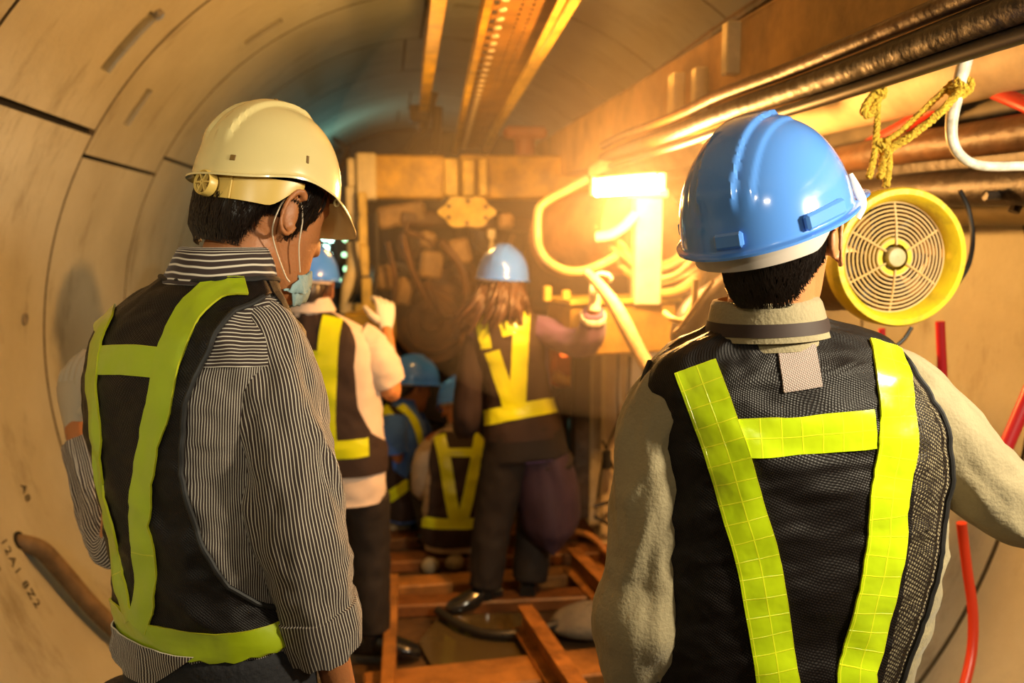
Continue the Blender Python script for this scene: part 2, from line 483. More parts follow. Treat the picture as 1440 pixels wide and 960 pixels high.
# ------------------------------------------------------------------ things under the crown
m_yel = mat('amber_painted_steel', (.62, .36, .012), .5, .0, var=.6, vscale=7, bump=.2, bscale=30)
m_yel2 = mat('worn_yellow_paint', (.78, .54, .10), .45, .1, var=.45, vscale=9, bump=.2, bscale=30)
m_cream = mat('dusty_cream_paint', (.72, .60, .33), .5, var=.35, vscale=9, bump=.15, bscale=30)
m_brown = mat('greasy_brown_steel', (.14, .060, .016), .5, .0, var=.7, vscale=7, bump=.5, bscale=25)
m_dark = mat('greasy_dark_steel', (.030, .017, .008), .5, .0, var=.7, vscale=8, bump=.5, bscale=25)
m_rust = mat('rusty_rail_steel', (.42, .17, .035), .5, .25, var=.65, vscale=12, bump=.5, bscale=40)
# monorail channel
def along(pa, ya, pb, yb): return W(*pa, ya), W(*pb, yb)
a, b = W(620, -40, 2.8), W(592, 175, 6.2)
def channel(name, a, b, w, h, material, label, cat):
    d = (b - a).normalized(); x = d.cross(V((0, 0, 1))).normalized(); z = x.cross(d)
    mb = MB()
    mb.beam(a + z * h / 2, b + z * h / 2, w, .008, bev=.002)
    mb.beam(a - z * 0, b - z * 0, .007, h, bev=.002)
    mb.beam(a - z * h / 2, b - z * h / 2, w, .010, bev=.002)
    return tag(mb.build(name, material, smooth=20), label, cat)
channel('monorail_beam', a, b, .055, .07, m_yel, 'narrow amber monorail beam hung under the crown, left of the perforated tray', 'beam')
# perforated cable tray: floor with real slots and two upturned sides
def tray(a, b, w):
    root = empty('cable_tray', a, 0, 'wide amber perforated cable tray hung under the crown of the tunnel', 'cable tray')
    inv = inv_of(root); d = (b - a); Ln = d.length; y = d.normalized(); x = y.cross(V((0, 0, 1))).normalized(); z = x.cross(y)
    mb = MB(); G = lambda u, v, h=0: a + x * u + y * v + z * h
    # perforated floor: strips and bridges around slots
    rows = [(-.30, .075), (.04, .04), (.20, .04)]
    edges = [-w / 2]
    for c, s in rows: edges += [(c - s / 2) * w * 2.0 / 2, (c + s / 2) * w * 2.0 / 2]
    edges += [w / 2]
    for i in range(0, len(edges), 2):
        mb.beam(G((edges[i] + edges[i + 1]) / 2, 0), G((edges[i] + edges[i + 1]) / 2, Ln), edges[i + 1] - edges[i], .004, up=z, bev=.001)
    for ri in range(len(rows)):
        e0, e1 = edges[1 + 2 * ri], edges[2 + 2 * ri]; pitch = .11 if ri == 0 else .055; v = 0
        while v < Ln:
            mb.beam(G((e0 + e1) / 2, v), G((e0 + e1) / 2, v + pitch * .55), e1 - e0 + .004, .0038, up=z, bev=.0008); v += pitch
    mb.build('tray_floor', mat('dull_amber_tray', (.30, .15, .018), .6, var=.5, vscale=8), root, smooth=20, local=inv)
    first = None; v = .04; bm_ = mat('bright_dot_paint', (.9, .8, .55), .3)  # pale studs added to give the row of bright dots
    while v < Ln:
        c = G(-.20 * w, v, -.003)
        if first is None: first = MB().revolve([(.0005, -.005), (.012, -.005), (.015, -.002), (.015, .002)], V((0, 0, 0)), z, 12).build('bright_dot_stud', bm_, root); o = first
        else: o = first.copy(); COL.objects.link(o)
        o.location = inv @ c; v += .11
    for s in (-1, 1):
        mb = MB(); mb.beam(G(s * w / 2, 0, -.02), G(s * w / 2, Ln, -.02), .006, .05, up=z, bev=.001)
        mb.beam(G(s * (w / 2 - .012), 0, -.045), G(s * (w / 2 - .012), Ln, -.045), .025, .005, up=z, bev=.001)
        mb.build('side_rail', m_yel2 if s > 0 else m_yel, root, smooth=20, local=inv)
    return root
tray(W(752, -60, 2.5), W(662, 207, 6.3), .25)
a2, b2 = W(818, -25, 2.6), W(680, 210, 6.3)
tag(MB().beam(a2, b2, .035, .05).build('strut_rail', m_yel2, smooth=20), 'thin bright amber strut rail along the right edge of the tray', 'rail')
# hangers behind the tray
mb = MB().tube([W(612, 130, 5.4), W(598, 180, 5.4), W(572, 212, 5.4)], .022, 8).tube([W(616, 150, 5.4), W(612, 215, 5.4)], .03, 8)
mb.box(W(590, 160, 5.4), (.12, .1, .1)); tag(mb.build('hoist_trolley', m_dark), 'dark hoist trolley hanging at the end of the monorail beam', 'hoist')
# red lamp housing under the crown
r = empty('pipe_clamp_valve', W(738, 217, 5.0), 0, 'dull red valve housing hanging above the yellow crossbeam', 'valve')
inv = inv_of(r); m_dred = mat('dull_red_paint', (.26, .05, .025), .45, var=.4)
MB().box(W(738, 187, 5.0), (.25, .14, .07), bev=.02).build('housing', m_dred, r, local=inv)
MB().tube([W(738, 195, 5.0), W(738, 219, 5.0)], .06, 14).build('stem', m_dred, r, local=inv)

# ------------------------------------------------------------------ right-hand services (all run down the tunnel)
def run(X, Z, r, y0, y1, name, material, label, cat, n=18, wob=0.0, corr=0., taper=None):
    pts = []; rad = []; k = int((y1 - y0) / (.03 if corr else .15))
    for i in range(k + 1):
        y = y0 + (y1 - y0) * i / k
        pts.append(V((X + wob * noise.noise(V((y * .9, X, 3))), y, Z + wob * noise.noise(V((y * .9, Z, 9)))))); rad.append(r * (1 + corr * (i % 2)))
    return tag(MB().tube(pts, rad, n).build(name, material, smooth=50), label, cat)
m_ochre = mat('ochre_duct_paint', (.58, .33, .10), .6, .0, var=.55, vscale=4, bump=.25, bscale=20)
mb = MB(); mb.box((1.03, 3.3, 2.13), (.06, 4.9, .26), bev=.008); mb.box((1.06, 3.3, 2.245), (.12, 4.9, .012), bev=.002); mb.box((1.05, 3.3, 2.0), (.11, 4.9, .012), bev=.002)
r = empty('side_girder', (1.03, .9, 2.0), 0, 'long ochre girder running down the right side above the work lamp', 'girder'); inv = inv_of(r)
mb.build('web', m_ochre, r, smooth=20, local=inv)
for (px0, py0, py1, w) in ((952, 104, 186, 24), (985, 96, 180, 20), (1030, 32, 105, 20)):
    c0 = WX(px0, py0, .985); c1 = WX(px0, py1, .985); y = (c0.y + c1.y) / 2
    mb = MB(); mb.box((.985, y, (c0.z + c1.z) / 2), (.05, w / F * y * 1.1, abs(c0.z - c1.z)), bev=.004)
    mb.build('stiffener_plate', m_cream, r, smooth=20, local=inv)
m_pale = mat('dusty_pale_duct', (.60, .50, .33), .6, var=.45, vscale=5, bump=.2, bscale=15)
run(1.50, 2.09, .095, .4, 7, 'ventilation_pipe', m_pale, 'thick pale pipe running along the upper right wall', 'pipe', 32, .01)
run(1.24, 2.235, .055, .6, 6, 'service_pipe', m_dark, 'dark greasy pipe above the pale pipe, against the girder', 'pipe', 18, .02)
run(1.22, 2.12, .035, .6, 6, 'service_pipe', m_brown, 'brown pipe between the girder and the thick pale pipe', 'pipe', 14, .03)
run(1.33, 2.27, .03, .5, 6, 'power_cable', m_black, 'thin black cable highest on the right side above the pipes', 'cable', 10, .03)
tag(MB().tube([V((1.08, y, 2.30 - .02 * math.sin(y * 2))) for y in [1 + .3 * i for i in range(14)]], .018, 10, 2).build('power_cable', m_brown), 'brown cable lying along the top of the ochre girder', 'cable')
run(1.69, 2.00, .055, .5, 6, 'corrugated_hose', mat('grey_corrugated_hose', (.15, .13, .09), .6, var=.5), 'grey corrugated hose on the wall below the pale pipe', 'hose', 20, .02, .12)
run(1.63, 1.86, .095, .5, 6.5, 'rubber_duct', m_dark, 'fat dark duct low among the right wall services', 'duct', 24, .03)
run(1.50, 1.90, .045, .6, 6.5, 'water_pipe', m_brown, 'brown grimy pipe just below the thick pale pipe', 'pipe', 14, .04)
run(1.52, 1.78, .05, .7, 6.0, 'power_cable', m_dark, 'thick dark cable hanging lowest of the right wall services', 'cable', 14, .05)
run(1.74, 1.74, .06, .5, 6.0, 'power_cable', mat('olive_cable', (.13, .10, .04), .6, var=.4), 'thick olive cable against the wall under the dark duct', 'cable', 14, .04)
m_red = mat('red_hose_rubber', (.55, .035, .015), .4, var=.2)
tag(MB().tube([W(1480, 165, 1.75), W(1425, 140, 1.9), W(1375, 126, 2.1), W(1320, 150, 2.25), W(1250, 190, 2.5), W(1170, 232, 2.8), W(1080, 262, 3.2)], [.018, .018, .018, .02, .024, .026, .026], 12, 5).build('air_hose', m_red), 'red air hose sagging behind the yellow ropes', 'hose')
for (X_, Z_, r_, m_, lab) in ((.93, 2.015, .026, m_dark, 'greasy dark pipe strapped along the lower edge of the ochre girder'), (.925, 2.065, .018, m_brown, 'brown cable strapped along the middle of the ochre girder'), (.935, 1.975, .014, m_black, 'thin black cable strapped lowest on the ochre girder')):
    pts = [V((X_ + .012 * noise.noise(V((y * 2, X_ * 9, Z_))), y, Z_ + .012 * noise.noise(V((y * 1.5, 3, Z_ * 9))) - .03)) for y in [.5 + .15 * i for i in range(22)]]
    tag(MB().tube(pts, r_, 12, 2).build('service_pipe' if r_ > .02 else 'power_cable', m_), lab, 'pipe' if r_ > .02 else 'cable')
# white steel hook bracket
m_white = mat('chipped_white_paint', (.78, .72, .58), .45, var=.5, vscale=40)
tag(MB().tube([W(1371, 25, 1.62), W(1364, 60, 1.62), W(1352, 105, 1.62), W(1344, 140, 1.62), W(1338, 172, 1.62), W(1340, 200, 1.62), W(1352, 220, 1.62), W(1375, 232, 1.62), W(1410, 234, 1.62), W(1475, 232, 1.62)],
              [.014, .014, .014, .013, .012, .011, .010, .010, .010, .010], 14, 5).build('cable_hook', m_white), 'white painted steel hook hanging beside the fan ropes', 'hook')
# ropes
m_rope = mat('yellow_twisted_rope', (.95, .62, .05), .8, var=.35, vscale=90, bump=1., bscale=300)
def rope(mb, pts, r=.008, k=8):
    r *= .85
    P, Q = resample([V(p) for p in pts], [r] * len(pts), k); fr = frames(P); d = 0
    strands = [[], [], []]
    for j, p in enumerate(P):
        if j: d += (p - P[j - 1]).length
        a, b = fr[j]
        for s in range(3):
            an = d * 190 + s * 2 * PI / 3; strands[s].append(p + (a * math.cos(an) + b * math.sin(an)) * r * .55)
    for s in strands: mb.tube(s, r * .62, 6)
def knot(mb, c, s=.02, r=.008):
    s *= .75; r *= .75
    for q in range(3):
        rot = Matrix.Rotation(q * 1.1, 3, 'Z') @ Matrix.Rotation(q * .9 + .4, 3, 'X')
        rope(mb, [V(c) + rot @ V((s * math.cos(a), s * .8 * math.sin(a), .006 * math.sin(2 * a))) for a in [i * 2 * PI / 8 for i in range(9)]], r, 3)
YR = 1.66
rr = empty('hanging_rope', W(1235, 240, YR), 0, 'yellow rope knotted to the pale pipe, left of the two fan ropes', 'rope'); inv = inv_of(rr)
mb = MB()
rope(mb, [W(1275, 68, 1.80), W(1262, 92, 1.76), W(1250, 112, 1.72), W(1236, 132, YR), W(1233, 180, YR), W(1230, 215, YR), W(1222, 250, 1.66)])
rope(mb, [W(1270, 72, 1.80), W(1256, 100, 1.74), W(1240, 120, 1.70), W(1233, 135, YR)])
rope(mb, [W(1234, 128, YR), W(1222, 142, YR), W(1215, 156, YR), W(1222, 162, YR), W(1230, 150, YR), W(1236, 136, YR)], .009)
mb.build('rope_strand', m_rope, rr, local=inv)
for kc_, ks_ in ((W(1236, 130, YR), .016), (W(1272, 76, 1.80), .02)): mb = MB(); knot(mb, kc_, ks_); mb.build('knot', m_rope, rr, local=inv)
rr = empty('hanging_rope', W(1245, 240, YR), 0, 'yellow doubled rope tied round the white hook and running down to the fan', 'rope'); inv = inv_of(rr)
mb = MB()
rope(mb, [W(1352, 126, 1.60), W(1320, 160, 1.61), W(1280, 192, 1.63), W(1250, 212, 1.65), W(1238, 250, 1.66)], .010)
rope(mb, [W(1340, 116, 1.63), W(1308, 146, 1.64), W(1270, 182, 1.65), W(1244, 205, 1.66), W(1240, 250, 1.67)], .008)
rope(mb, [W(1244, 205, 1.65), W(1250, 225, 1.65), W(1246, 262, 1.66)], .009)
mb.build('rope_strand', m_rope, rr, local=inv)
mb = MB(); knot(mb, W(1351, 122, 1.62), .028, .009); knot(mb, W(1347, 128, 1.62), .02, .009); mb.build('knot', m_rope, rr, local=inv)
mb = MB(); knot(mb, W(1240, 205, 1.66), .018); mb.build('knot', m_rope, rr, local=inv)

# ------------------------------------------------------------------ ventilation fan
m_fan = mat('yellow_fan_paint', (.86, .66, .02), .4, var=.35, vscale=14, col2=(.50, .36, .03), bump=.15, bscale=60, vlo=.25, vhi=.5)
m_fan_dk = mat('dark_yellow_drum', (.22, .13, .03), .5, var=.5, vscale=9)  # darker yellow than the rim
m_wire = mat('tan_guard_wire', (.70, .47, .20), .5)
FC = W(1268, 362, 1.80)
n = (V((CAMPOS.x + 1.1, CAMPOS.y, CAMPOS.z - .03)) - FC).normalized()
fan = empty('ventilation_fan', FC, 0, 'round yellow portable ventilation fan with ring guard hung by yellow ropes', 'fan'); inv = inv_of(fan)
FR = .158
MB().revolve([(FR * .8, -.045), (FR * .83, -.012), (FR * .9, .004), (FR * .975, .004), (FR, -.004), (FR * 1.0, -.05), (FR * .97, -.055), (FR * .93, -.05), (FR * .86, -.09)], FC, n, 72).build('front_rim', m_fan, fan, local=inv)
MB().revolve([(FR * .805, -.05), (FR * .785, -.1), (FR * .785, -.3)], FC, n, 64).build('drum_shade_lining', m_black, fan, local=inv)  # black inner face puts the shade inside the drum into its colour
MB().revolve([(FR * .8, -.045), (FR * .86, -.09), (FR * .88, -.30), (FR * .92, -.31), (FR * .92, -.33), (FR * .85, -.33), (FR * .8, -.3), (FR * .78, -.06)], FC, n, 64).build('drum', m_fan_dk, fan, local=inv)
ax = n.orthogonal().normalized(); ax = V((0, 0, 1)) - n * n.z; ax.normalize(); bx = n.cross(ax)
mb = MB()
GC = FC - n * .045
for i in range(10):
    rr_ = FR * (.27 + .53 * i / 9)
    pts = [GC + ax * (rr_ * math.cos(a)) + bx * (rr_ * math.sin(a)) + n * .018 * (1 - (rr_ / FR) ** 2) for a in [2 * PI * k / 48 for k in range(49)]]
    mb.tube(pts, .0023, 6, cap=False)
mb.build('ring_guard', m_wire, fan, local=inv)
mb = MB()
for k in range(6):
    a = k * PI / 3; d = ax * math.cos(a) + bx * math.sin(a)
    mb.tube([GC + d * FR * .18 + n * .022, GC + d * FR * .5 + n * .016, GC + d * FR * .82 + n * .003], .0028, 6)
mb.build('guard_spokes', m_wire, fan, local=inv)
MB().revolve([(.001, .012), (FR * .1, .012), (FR * .13, .01), (FR * .15, .0), (FR * .15, -.02)], GC + n * .018, n, 32).build('hub_badge', m_cream, fan, local=inv)
MB().revolve([(FR * .2, .012), (FR * .27, .012), (FR * .3, .0), (FR * .3, -.03), (FR * .2, -.03)], GC + n * .006, n, 40).build('hub_ring', m_fan, fan, local=inv)
MB().revolve([(.001, .0), (FR * .25, .0), (FR * .27, -.06), (FR * .27, -.12), (.001, -.12)], GC - n * .03, n, 32).build('motor', m_brown, fan, local=inv)
mb = MB()
for k in range(7):
    a = k * 2 * PI / 7; d = ax * math.cos(a) + bx * math.sin(a); e = n.cross(d)
    P = [[GC - n * .06 + d * (FR * (.25 + .5 * i / 5)) + e * (w * (.022 + .01 * i / 5)) + n * (w * .018) for i in range(6)] for w in (-1, 0, 1)]
    mb.quadgrid(P, 6, 3)
ob = mb.build('fan_blades', m_dark, fan, local=inv, recalc=False); md = ob.modifiers.new('thick', 'SOLIDIFY'); md.thickness = .003
# cables round the fan
tag(MB().tube([W(1350, 268, 1.95), W(1362, 295, 1.95), W(1368, 335, 1.93), W(1362, 372, 1.9), W(1345, 400, 1.9)], .006, 8, 5).build('fan_cable', m_black), 'thin black cable curving round the right side of the fan', 'cable')
tag(MB().tube([W(1282, 460, 1.95), W(1270, 478, 1.95), W(1250, 492, 1.95), W(1230, 500, 1.95)], .005, 8, 5).build('fan_cable', m_black), 'short black cable looping below the fan', 'cable')
m_redp = mat('red_painted_tube', (.50, .012, .02), .4)
def post(name, a, b, r, m, label, cat, n=12):
    return tag(MB().tube([a, b], r, n).build(name, m), label, cat)
post('red_pipe', W(1322, 452, 2.2), W(1327, 560, 2.2), .013, m_redp, 'upright red pipe just below the fan, behind the right shoulder', 'pipe')
post('red_pipe', W(1240, 462, 2.3), W(1243, 540, 2.3), .01, m_redp, 'thin red pipe below the left of the fan', 'pipe')
post('red_pipe', W(1500, 430, 1.9), W(1405, 650, 1.9), .018, m_redp, 'slanting red pipe at the right edge above the forearm', 'pipe')
tag(MB().tube([W(1352, 735, 1.95), W(1360, 800, 1.95), W(1368, 860, 1.93), W(1366, 920, 1.9), W(1350, 985, 1.85), W(1335, 1030, 1.85)], .013, 12, 5).build('air_hose', mat('bright_red_hose', (.62, .04, .01), .35)), 'red hose hanging down the right wall below the elbow', 'hose')
# dark brackets on the wall at the right edge
mb = MB().tube([W(1385, 275, 1.9), W(1412, 272, 1.9), W(1440, 250, 1.9), W(1470, 240, 1.9)], .012, 8, 4).tube([W(1425, 298, 1.9), W(1440, 265, 1.9), W(1452, 235, 1.9)], .014, 8, 3)
tag(mb.build('pipe_bracket', m_dark), 'dark pipe bracket on the wall right of the fan', 'bracket')
# ------------------------------------------------------------------ boring machine at the end of the works
YM = 4.9
def wbox(mb, x0, y0, x1, y1, Y, depth, bev=.006, mi=0):
    """upright box whose near face spans the two measured corners at distance Y"""
    a = W(x0, y0, Y); b = W(x1, y1, Y); c = (a + b) / 2
    return mb.box((c.x, Y + depth / 2, c.z), (abs(b.x - a.x), depth, abs(b.z - a.z)), None, mi, bev)
mach = empty('boring_machine', (.75, 5.3, 0), 0, 'greasy boring machine with amber crossbeam, motors and hoses filling the tunnel end', 'tunnelling machine'); minv = inv_of(mach)
mb = MB(); wbox(mb, 522, 217, 626, 279, YM, .25, .012); wbox(mb, 646, 217, 850, 280, YM + .02, .22, .012)
beam_o = mb.build('crossbeam', m_yel, mach, smooth=20, local=minv)
for (x0, x1) in ((624, 645), (650, 668), (673, 686)):
    wbox(MB(), x0, 222, x1, 276, YM - .05, .2, .01).build('clamp_plate', m_yel2, beam_o, smooth=20, local=minv)
mb = MB(); wbox(mb, 500, 214, 530, 280, YM - .08, .3, .01); wbox(mb, 486, 262, 500, 330, YM - .05, .1); wbox(mb, 488, 222, 500, 262, YM - .05, .1)
mb.build('corner_bracket', m_cream, mach, smooth=20, local=minv)
mb = MB(); wbox(mb, 503, 270, 517, 345, YM - .12, .08); wbox(mb, 506, 345, 519, 388, YM - .12, .08); wbox(mb, 508, 391, 523, 438, YM - .12, .08); wbox(mb, 498, 428, 540, 442, YM - .14, .12)
mb.build('upright_channel', m_yel2, mach, smooth=20, local=minv)
mb = MB().tube([W(497, 340, YM - .1), W(496, 375, YM - .1), W(489, 405, YM - .1), W(486, 440, YM - .1)], .035, 14, 4)
mb.build('side_strut', m_cream, mach, local=minv)
mb = MB().tube([W(503, 300, YM - .14), W(498, 345, YM - .15), W(506, 390, YM - .15), W(492, 425, YM - .15)], .012, 8, 5).tube([W(528, 300, YM - .1), W(530, 360, YM - .1), W(526, 420, YM - .1)], .012, 8, 5)
mb.build('hydraulic_line', m_black, mach, local=minv)
# oval bolted cover plate
mb = MB(); c = W(657, 298, YM - .16); prof = []
P = []
for h in (0., -.03):
    for s in ((.001, 1.) if h == 0. else (1., .001)):
        P.append([c + V(((.150 + .012 * math.cos(6 * a)) * s * math.cos(a), -h * 1.0, (.085 + .008 * math.cos(6 * a)) * s * math.sin(a))) for a in [2 * PI * i / 48 for i in range(48)]])
mb.quadgrid(P, 48, 4, None, True)
cov = mb.build('cover_plate', m_yel2, mach, smooth=30, local=minv)
mb = MB()
for i in range(6):
    a = i * PI / 3 + .5; mb.revolve([(.001, .012), (.012, .012), (.012, -.01)], c + V((.118 * math.cos(a), -.002, .06 * math.sin(a))), (0, -1, 0), 6)
mb.build('cover_bolts', m_brown, cov, smooth=20, local=minv)
# main body: shield ring and drive drums
mb = MB(); mb.revolve([(.001, 0), (.25, 0), (.27, .04), (.62, .04), (.66, .1), (.95, .1), (.99, .0), (1.2, .0), (1.2, -.25)], (.62, 6.3, 1.2), (0, -1, 0), 56)
mb.build('shield_disc', m_dark, mach, local=minv)
def drum(px, py, r, Y, L, material, tilt=(0, -1, 0), name='drive_motor'):
    mb = MB(); c = W(px, py, Y)
    mb.revolve([(.001, .03), (r * .25, .03), (r * .28, .0), (r * .6, .0), (r * .62, .015), (r * .75, .015), (r * .78, -.02), (r, -.02), (r, -.06), (r * .93, -.07), (r * .93, -L), (r, -L - .01), (r, -L - .05), (.001, -L - .05)], c, tilt, 40)
    return mb.build(name, material, mach, local=minv)
drum(608, 452, .24, 5.0, .6, m_brown, (-.25, -1, .1), 'drive_drum')
drum(560, 400, .13, 5.1, .5, m_dark, (.2, -1, 0))
drum(640, 395, .15, 5.1, .5, m_brown, (.1, -1, -.2))
drum(690, 330, .13, 5.2, .5, m_dark, (.1, -1, 0))
drum(585, 345, .12, 5.25, .4, m_brown, (-.1, -1, 0))
drum(705, 400, .17, 5.3, .4, m_dark, (-.1, -1, .1))
drum(752, 470, .16, 5.2, .4, m_dark, (-.1, -1, .1))
m_patch = mat('dusty_tan_casting', (.44, .27, .11), .6, var=.5, vscale=10, bump=.4, bscale=22)
def plate(x0, y0, x1, y1, Y, rot, m, name='housing_plate', d=.1):
    a = W(x0, y0, Y); b = W(x1, y1, Y); c = (a + b) / 2
    M = Matrix.Rotation(R(rot), 3, 'Y') @ Matrix.Rotation(R(rot * .6), 3, 'Z')
    return MB().box((c.x, Y, c.z), (abs(b.x - a.x), d, abs(b.z - a.z)), M, 0, .02).build(name, m, mach, smooth=20, local=minv)
plate(590, 352, 622, 392, 4.95, 8, m_patch); plate(632, 335, 662, 372, 5.0, -12, m_patch); plate(556, 390, 580, 430, 4.97, 14, m_patch)
plate(590, 325, 612, 348, 4.9, 20, m_patch); plate(530, 372, 552, 408, 5.0, -4, m_patch); plate(652, 400, 680, 430, 5.0, 18, m_brown)
plate(530, 286, 600, 318, 5.1, -10, m_patch, 'sloping_guard'); plate(560, 300, 745, 322, 5.15, 3, m_brown, 'lower_crosshead', .2)
plate(700, 300, 722, 322, 4.85, 0, m_patch); plate(740, 330, 830, 440, 5.3, 4, m_brown, 'side_casing', .2); plate(515, 430, 560, 500, 5.2, 0, m_dark, 'side_casing', .2)
# rods, hose bundles
mb = MB()
for k, pts in enumerate([[(575, 310), (572, 325), (590, 332), (612, 345)], [(566, 330), (580, 380), (600, 420)], [(620, 340), (650, 380), (655, 430), (640, 470)], [(545, 340), (556, 400), (548, 470), (570, 520)],
                         [(700, 350), (690, 390), (668, 420), (660, 470)], [(600, 395), (620, 440), (640, 450), (655, 490)], [(722, 330), (716, 370), (740, 420), (735, 470)]]):
    mb.tube([W(x, y, 4.86 - .01 * k) for x, y in pts], .016 + .003 * (k % 3), 8, 5)
mb.build('hydraulic_hoses', m_brown, mach, local=minv)
mb = MB().tube([W(693, 325, 4.8), W(688, 365, 4.75), W(676, 420, 4.7)], .009, 8).tube([W(690, 325, 4.8), W(698, 380, 4.75)], .007, 8); wbox(mb, 686, 322, 697, 336, 4.78, .04)
mb.build('lifting_chain', m_cream, mach, local=minv)
# control stand behind the white shirted worker
mb = MB(); wbox(mb, 484, 442, 540, 470, 4.6, .3); wbox(mb, 492, 470, 532, 700, 4.65, .25); r = empty('control_stand', W(512, 700, 4.6), 0, 'small yellow topped control stand between the machine and the white shirted worker', 'control box'); inv = inv_of(r)
mb.build('cabinet', m_yel, r, smooth=20, local=inv)
MB().tube([W(548, 470, 4.4), W(549, 440, 4.4), W(549, 432, 4.4)], .012, 8).sphere(W(549, 430, 4.4), .025, 8).build('lever', m_cream, r, local=inv)
MB().box(W(541, 448, 4.45), (.04, .05, .14)).build('indicator', mat('orange_plastic', (.75, .22, .02), .4), r, local=inv)
tag(MB().tube([W(552, 430, 4.3), W(554, 470, 4.3), W(551, 510, 4.3), W(556, 560, 4.3)], .011, 8, 4).build('signal_cable', m_yel), 'thin amber cable hanging beside the control lever', 'cable')
# far teal light; glowing beads stand for reflected glints, on an added rack
m_teal = emat('teal_glow', (.55, 1., .85), 9.)
m_teal2 = emat('green_glint_glow', (.5, 1., .55), 3.)
far = empty('far_glint_rack', W(470, 420, 5.6), 0, 'rack of small teal lights and reflected glints far behind the blue helmet on the left', 'light'); inv = inv_of(far)
mb = MB(); wbox(mb, 470, 320, 474, 440, 5.65, .05); wbox(mb, 425, 430, 500, 436, 5.65, .05); mb.build('rack_post', m_dark, far, local=inv)
wbox(MB(), 436, 345, 462, 353, 5.6, .04).build('tube_lamp', m_teal, far, local=inv)
for (x, y, s, mm) in ((464, 313, .02, m_teal), (463, 326, .02, m_teal), (457, 334, .03, m_teal), (465, 337, .025, m_teal), (463, 358, .022, m_teal), (463, 366, .02, m_teal), (457, 382, .02, m_teal), (459, 392, .035, m_teal), (485, 337, .02, m_teal2), (484, 358, .022, m_teal2), (487, 378, .025, m_teal2), (487, 390, .025, m_teal2), (477, 394, .016, m_teal2)):
    MB().sphere(W(x, y, 5.55), s * .7, 8).build('glint_bead', mm, far, local=inv)

# ------------------------------------------------------------------ work lamp, pipe loop, air duct, junction box
YL = 3.45
m_lampglow = emat('lamp_tube_glass', (1., .76, .42), 90.)
lamp = empty('work_lamp', W(880, 250, YL - .5), 0, 'blazing horizontal work lamp at the right, above the pipe loop', 'lamp'); inv = inv_of(lamp)
a, b = W(838, 266, YL - .45), W(925, 260, YL - .55)
MB().tube([a, b], .026, 16).build('glass_tube', m_lampglow, lamp, local=inv)
mb = MB(); up = V((0, 0, .045)); mb.beam(a + up * .8, b + up * .8, .055, .012, bev=.004); mb.box(a + V((-.01, 0, .01)), (.02, .05, .06)); mb.box(b + V((.01, 0, .01)), (.02, .05, .06))
mb.build('reflector_housing', m_cream, lamp, smooth=20, local=inv)
# shelf of pale conduits rising to the right above the lamp
mb = MB()
for k in range(5):
    mb.tube([W(832, 246 - k * 2, YL + .25), W(880, 222 - k * 3, YL), W(935, 198 - k * 2, YL - .25), W(1012, 176 + k * 6, YL - .5), W(1080, 160 + 8 * k, YL - .8)], .014 + .003 * (k % 2), 10, 4)
tag(mb.build('conduit_bundle', m_cream), 'bundle of pale conduits climbing right above the glaring lamp', 'conduit')
m_postw = mat('pale_post_paint', (.92, .84, .62), .5, var=.3)
r = empty('lamp_post', W(911, 430, YL - .02), 0, 'pale square post standing under the lamp on the yellow junction box', 'post'); inv = inv_of(r)
a = W(894, 278, YL - .02); b = W(928, 428, YL - .02)
MB().box(((a.x + b.x) / 2, YL, (a.z + b.z) / 2), (b.x - a.x, .07, a.z - b.z), None, 0, .006).build('post_body', m_postw, r, smooth=20, local=inv)
MB().box(W(911, 272, YL - .03), (.14, .1, .03)).build('head_plate', m_postw, r, smooth=20, local=inv)
# big corrugated air duct
c0 = W(795, 335, YL + .9); c1 = W(905, 318, YL + .15)
P = []; N_ = 64; ax_ = (c1 - c0)
k = 60; pts = [c0 + ax_ * (i / k) for i in range(k + 1)]
tag(MB().tube(pts, [.20 + .008 * (i % 2) for i in range(k + 1)], 36).build('air_duct', mat('brown_duct_fabric', (.33, .17, .07), .55, var=.5, vscale=8, bump=.2, bscale=18), smooth=60), 'big ribbed brown air duct behind the bent pale pipe', 'duct')
# bent pipe loop
m_loop = mat('pale_yellow_pipe', (.80, .58, .25), .35, var=.3, vscale=10)
tag(MB().tube([W(825, 252, YL + .15), W(795, 268, YL + .12), W(768, 283, YL + .1), W(757, 297, YL + .1), W(756, 330, YL + .1), W(759, 350, YL + .08), W(772, 368, YL + .05), W(795, 380, YL), W(822, 380, YL - .02), W(848, 370, YL - .04), W(866, 360, YL - .02)], .018, 14, 4).build('pipe_loop', m_loop), 'pale pipe bent into a loop round the brown air duct', 'pipe')
tag(MB().tube([W(838, 333, YL - .05), W(858, 330, YL - .07), W(878, 318, YL - .08), W(894, 300, YL - .08)], .024, 14, 4, flat=.8).build('hose_stub', m_postw), 'short fat white hose stub in front of the air duct', 'hose')
# junction box
m_jbox = mat('ochre_box_paint', (.50, .31, .06), .5, var=.5, vscale=6, bump=.2)
r = empty('junction_box', W(860, 500, YL - .05), 0, 'large ochre steel box below the coiled cables, behind the gloved hand', 'box'); inv = inv_of(r)
a = W(782, 425, YL + .1); b = W(938, 492, YL + .1)
MB().box(((a.x + b.x) / 2, YL + .12, (a.z + b.z) / 2), (b.x - a.x, .26, a.z - b.z), Matrix.Rotation(R(12), 3, 'Z'), 0, .01).build('box_body', m_jbox, r, smooth=20, local=inv)
MB().box(((a.x + b.x) / 2, YL + .11, a.z + .012), (b.x - a.x + .03, .29, .018), Matrix.Rotation(R(12), 3, 'Z')).build('lid', m_yel2, r, smooth=20, local=inv)
tag(wbox(MB(), 765, 402, 776, 424, YL + .1, .04).build('valve_cap', m_yel2), 'small yellow valve cap at the left end of the ochre box', 'cap')
